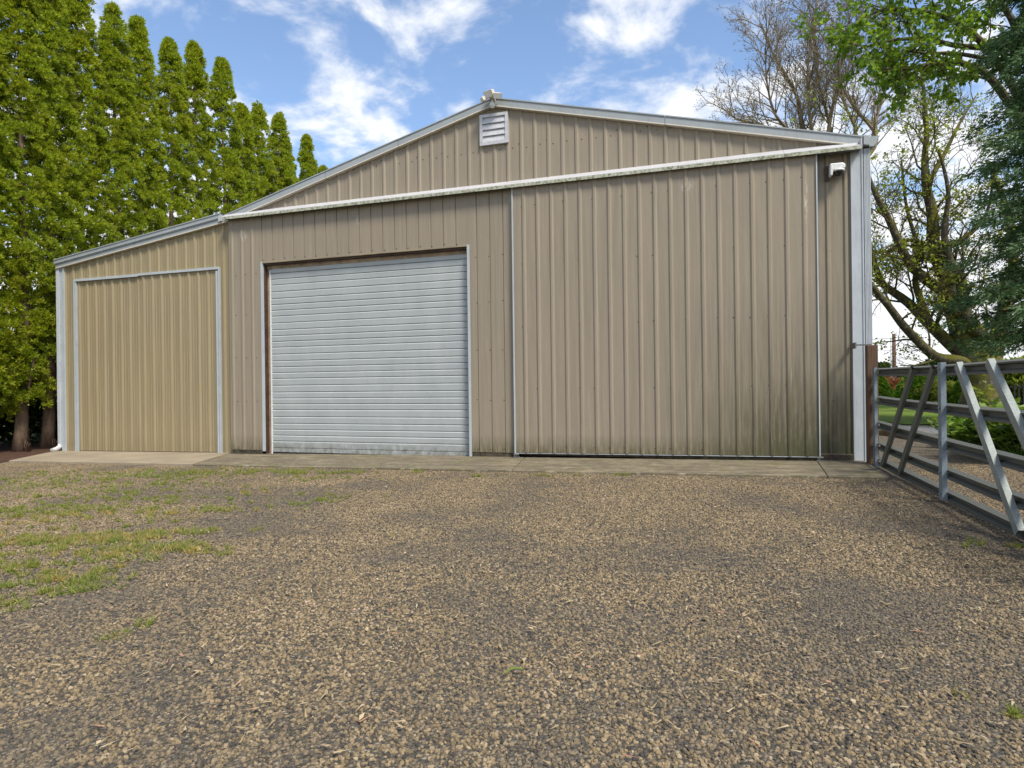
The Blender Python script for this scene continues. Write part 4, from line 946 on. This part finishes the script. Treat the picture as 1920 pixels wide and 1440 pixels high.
ci = n_.new('GeometryNodeCollectionInfo'); ci.inputs['Collection'].default_value = hid; ci.inputs['Separate Children'].default_value = True; ci.inputs['Reset Children'].default_value = True
ip = n_.new('GeometryNodeInstanceOnPoints'); ip.inputs['Pick Instance'].default_value = True
rv = n_.new('FunctionNodeRandomValue'); rv.data_type = 'FLOAT'; rv.inputs[2].default_value = .0040; rv.inputs[3].default_value = .0125
ro = n_.new('FunctionNodeRandomValue'); ro.data_type = 'FLOAT_VECTOR'; ro.inputs[0].default_value = (-.8, -.8, 0); ro.inputs[1].default_value = (.8, .8, 6.28)
l_.new(gi.outputs[0], dp.inputs[0]); l_.new(dp.outputs[0], ip.inputs[0]); l_.new(ci.outputs[0], ip.inputs['Instance']); l_.new(rv.outputs[1], ip.inputs['Scale']); l_.new(ro.outputs[0], ip.inputs['Rotation']); l_.new(ip.outputs[0], go.inputs[0])
md = gs.modifiers.new('scatter', 'NODES'); md.node_group = ng

# grass and weeds in the gravel, patch by patch: (pixel x, pixel y, half width m, half depth m, tufts)
GP = [(20, 1120, .35, .16, 130), (95, 1095, .40, .10, 120), (150, 1080, .30, .10, 70), (30, 1065, .25, .08, 60), (150, 1017, .62, .16, 260), (260, 1030, .45, .10, 120), (320, 1030, .30, .08, 70), (215, 1048, .25, .07, 60), (95, 1060, .20, .06, 50), (60, 1010, .35, .06, 60), (300, 1005, .55, .08, 70), (370, 996, .20, .04, 25),
      (30, 960, .5, .2, 150), (100, 962, .55, .22, 130), (140, 932, .8, .22, 150), (60, 915, .7, .2, 110), (250, 920, .9, .3, 170), (300, 958, 1.2, .15, 160), (360, 935, .6, .15, 90), (410, 955, .25, .08, 40), (585, 940, .28, .14, 70), (180, 900, 1.2, .25, 170), (330, 890, 1.6, .32, 420), (470, 886, 1.3, .16, 300), (590, 888, .9, .10, 120), (680, 886, .8, .07, 60), (900, 893, .25, .05, 30), (1040, 892, .5, .04, 40), (1130, 893, .4, .03, 24), (60, 890, 1.5, .3, 160), (1870, 1025, .28, .05, 40), (200, 985, .8, .15, 60), (420, 1040, .05, .03, 6), (1890, 1330, .06, .04, 8), (240, 1180, .15, .1, 8), (25, 1040, .2, .07, 50)]
def grass(name, patches, mat, label, mult, ln):
    C = []
    for px, py, rx, ry, n in patches:
        p = on_ground(px, py); ncl = max(2, int(n * mult / 6))
        u_ = rng.normal(size=(ncl, 2)) * .62
        cc_ = p[:2] + np.outer(u_[:, 0] * rx, RIGHT[:2]) + np.outer(u_[:, 1] * ry * 1.5, LOOK[:2])
        for q in cc_:
            m_ = rng.integers(2, 9); e = q + rng.normal(size=(m_, 2)) * rng.uniform(.012, .045)
            C += [(a, b) for a, b in e if b < AY - .012 and in_view(a, b)]
    C = np.array(C); C3 = np.column_stack([C, gz(C[:, 0])])
    V, k = leaves(C3, np.tile(np.array([[0, 0, .8]]), (len(C3), 1)), np.full(len(C3), .012), 11, ln, .0028, .95, .5)
    tag(link(name, np_mesh(name, V, k), mat), label, 'grass', None, 'stuff')
grass('grass_patches', GP + [(150, 900, 3.2, .5, 220), (330, 905, 2.6, .4, 200), (150, 960, 2.2, .5, 160), (420, 920, 1.6, .3, 60), (90, 1030, 1.2, .4, 110)], 'grass', 'thin patches of green grass growing through the gravel', 1.15, .038)
grass('dry_grass', [(150, 1012, .55, .11, 170), (225, 1010, .4, .09, 70), (275, 1036, .42, .07, 90), (365, 998, .16, .03, 24), (310, 962, 1.0, .1, 70), (60, 975, .5, .2, 40), (470, 925, .14, .03, 14), (180, 1078, .4, .1, 40), (100, 1000, 1.5, .3, 60), (120, 890, 2.5, .3, 70)], 'grass_dry', 'straw-yellow dry grass tufts among the green patches', 1.6, .038)
# straw, wood chips and dry petals
n = 4200; a_ = rng.random((n, 2)); Zs = 1.9 + 8.5 * a_[:, 0] ** .7; Xs = (a_[:, 1] * 2 - 1) * Zs * .8
P = CAM[None, :2] + Zs[:, None] * LOOK[None, :2] + Xs[:, None] * RIGHT[None, :2]
P = P[(P[:, 1] < AY - .05) & (P[:, 0] < 1.9)]; C3 = np.column_stack([P, gz(P[:, 0]) + .016])
b_ = rng.random(len(P)) * 6.28; D = np.column_stack([np.cos(b_), np.sin(b_), np.zeros(len(P))])
V1, k = leaves(C3, D, np.full(len(P), .001), 1, .050, .0042, .08, 1, False, 1.)
tag(link('straw_litter', np_mesh('straw_litter', V1, 3), 'straw'), 'scattered straw bits and wood chips on the gravel', 'litter', None, 'stuff')
C3b = C3[::5] + np.array([0, 0, .004]); V2, k = leaves(C3b, D[::5], np.full(len(C3b), .001), 1, .026, .0075, .25, 1, True, .9)
tag(link('dry_petals', np_mesh('dry_petals', V2, 4), 'straw'), 'dry curled petals and bark flakes strewn on the gravel', 'litter', None, 'stuff')
# a fresh green leaf on the gravel
p = on_ground(965, 1260, .016); mb = MB(); n = 8
for i in range(n + 1):
    f = i / n; wv = .0095 * math.sin(math.pi * min(1, f * .95 + .03)) ** .7; c = p + RIGHT * (f - .5) * .085 + LOOK * ((f - .5) * .04 + .006 * math.sin(f * 5)) + UP * (.012 * math.sin(f * 3.1))
    for s in (-1, 0, 1): mb.v.append(tuple(c + (LOOK * .8 - RIGHT * .3) * s * wv + UP * (abs(s) * .004)))
for i in range(n):
    for s in (0, 1): mb.f.append((i * 3 + s, i * 3 + s + 1, i * 3 + s + 4, i * 3 + s + 3))
tag(mb.build('fallen_leaf', 'leaf_hosta', smooth=True), 'single fresh green leaf lying on the gravel in the foreground', 'leaf')

print('triangles', sum(len(m.loops) - 2 * len(m.polygons) for m in bpy.data.meshes))
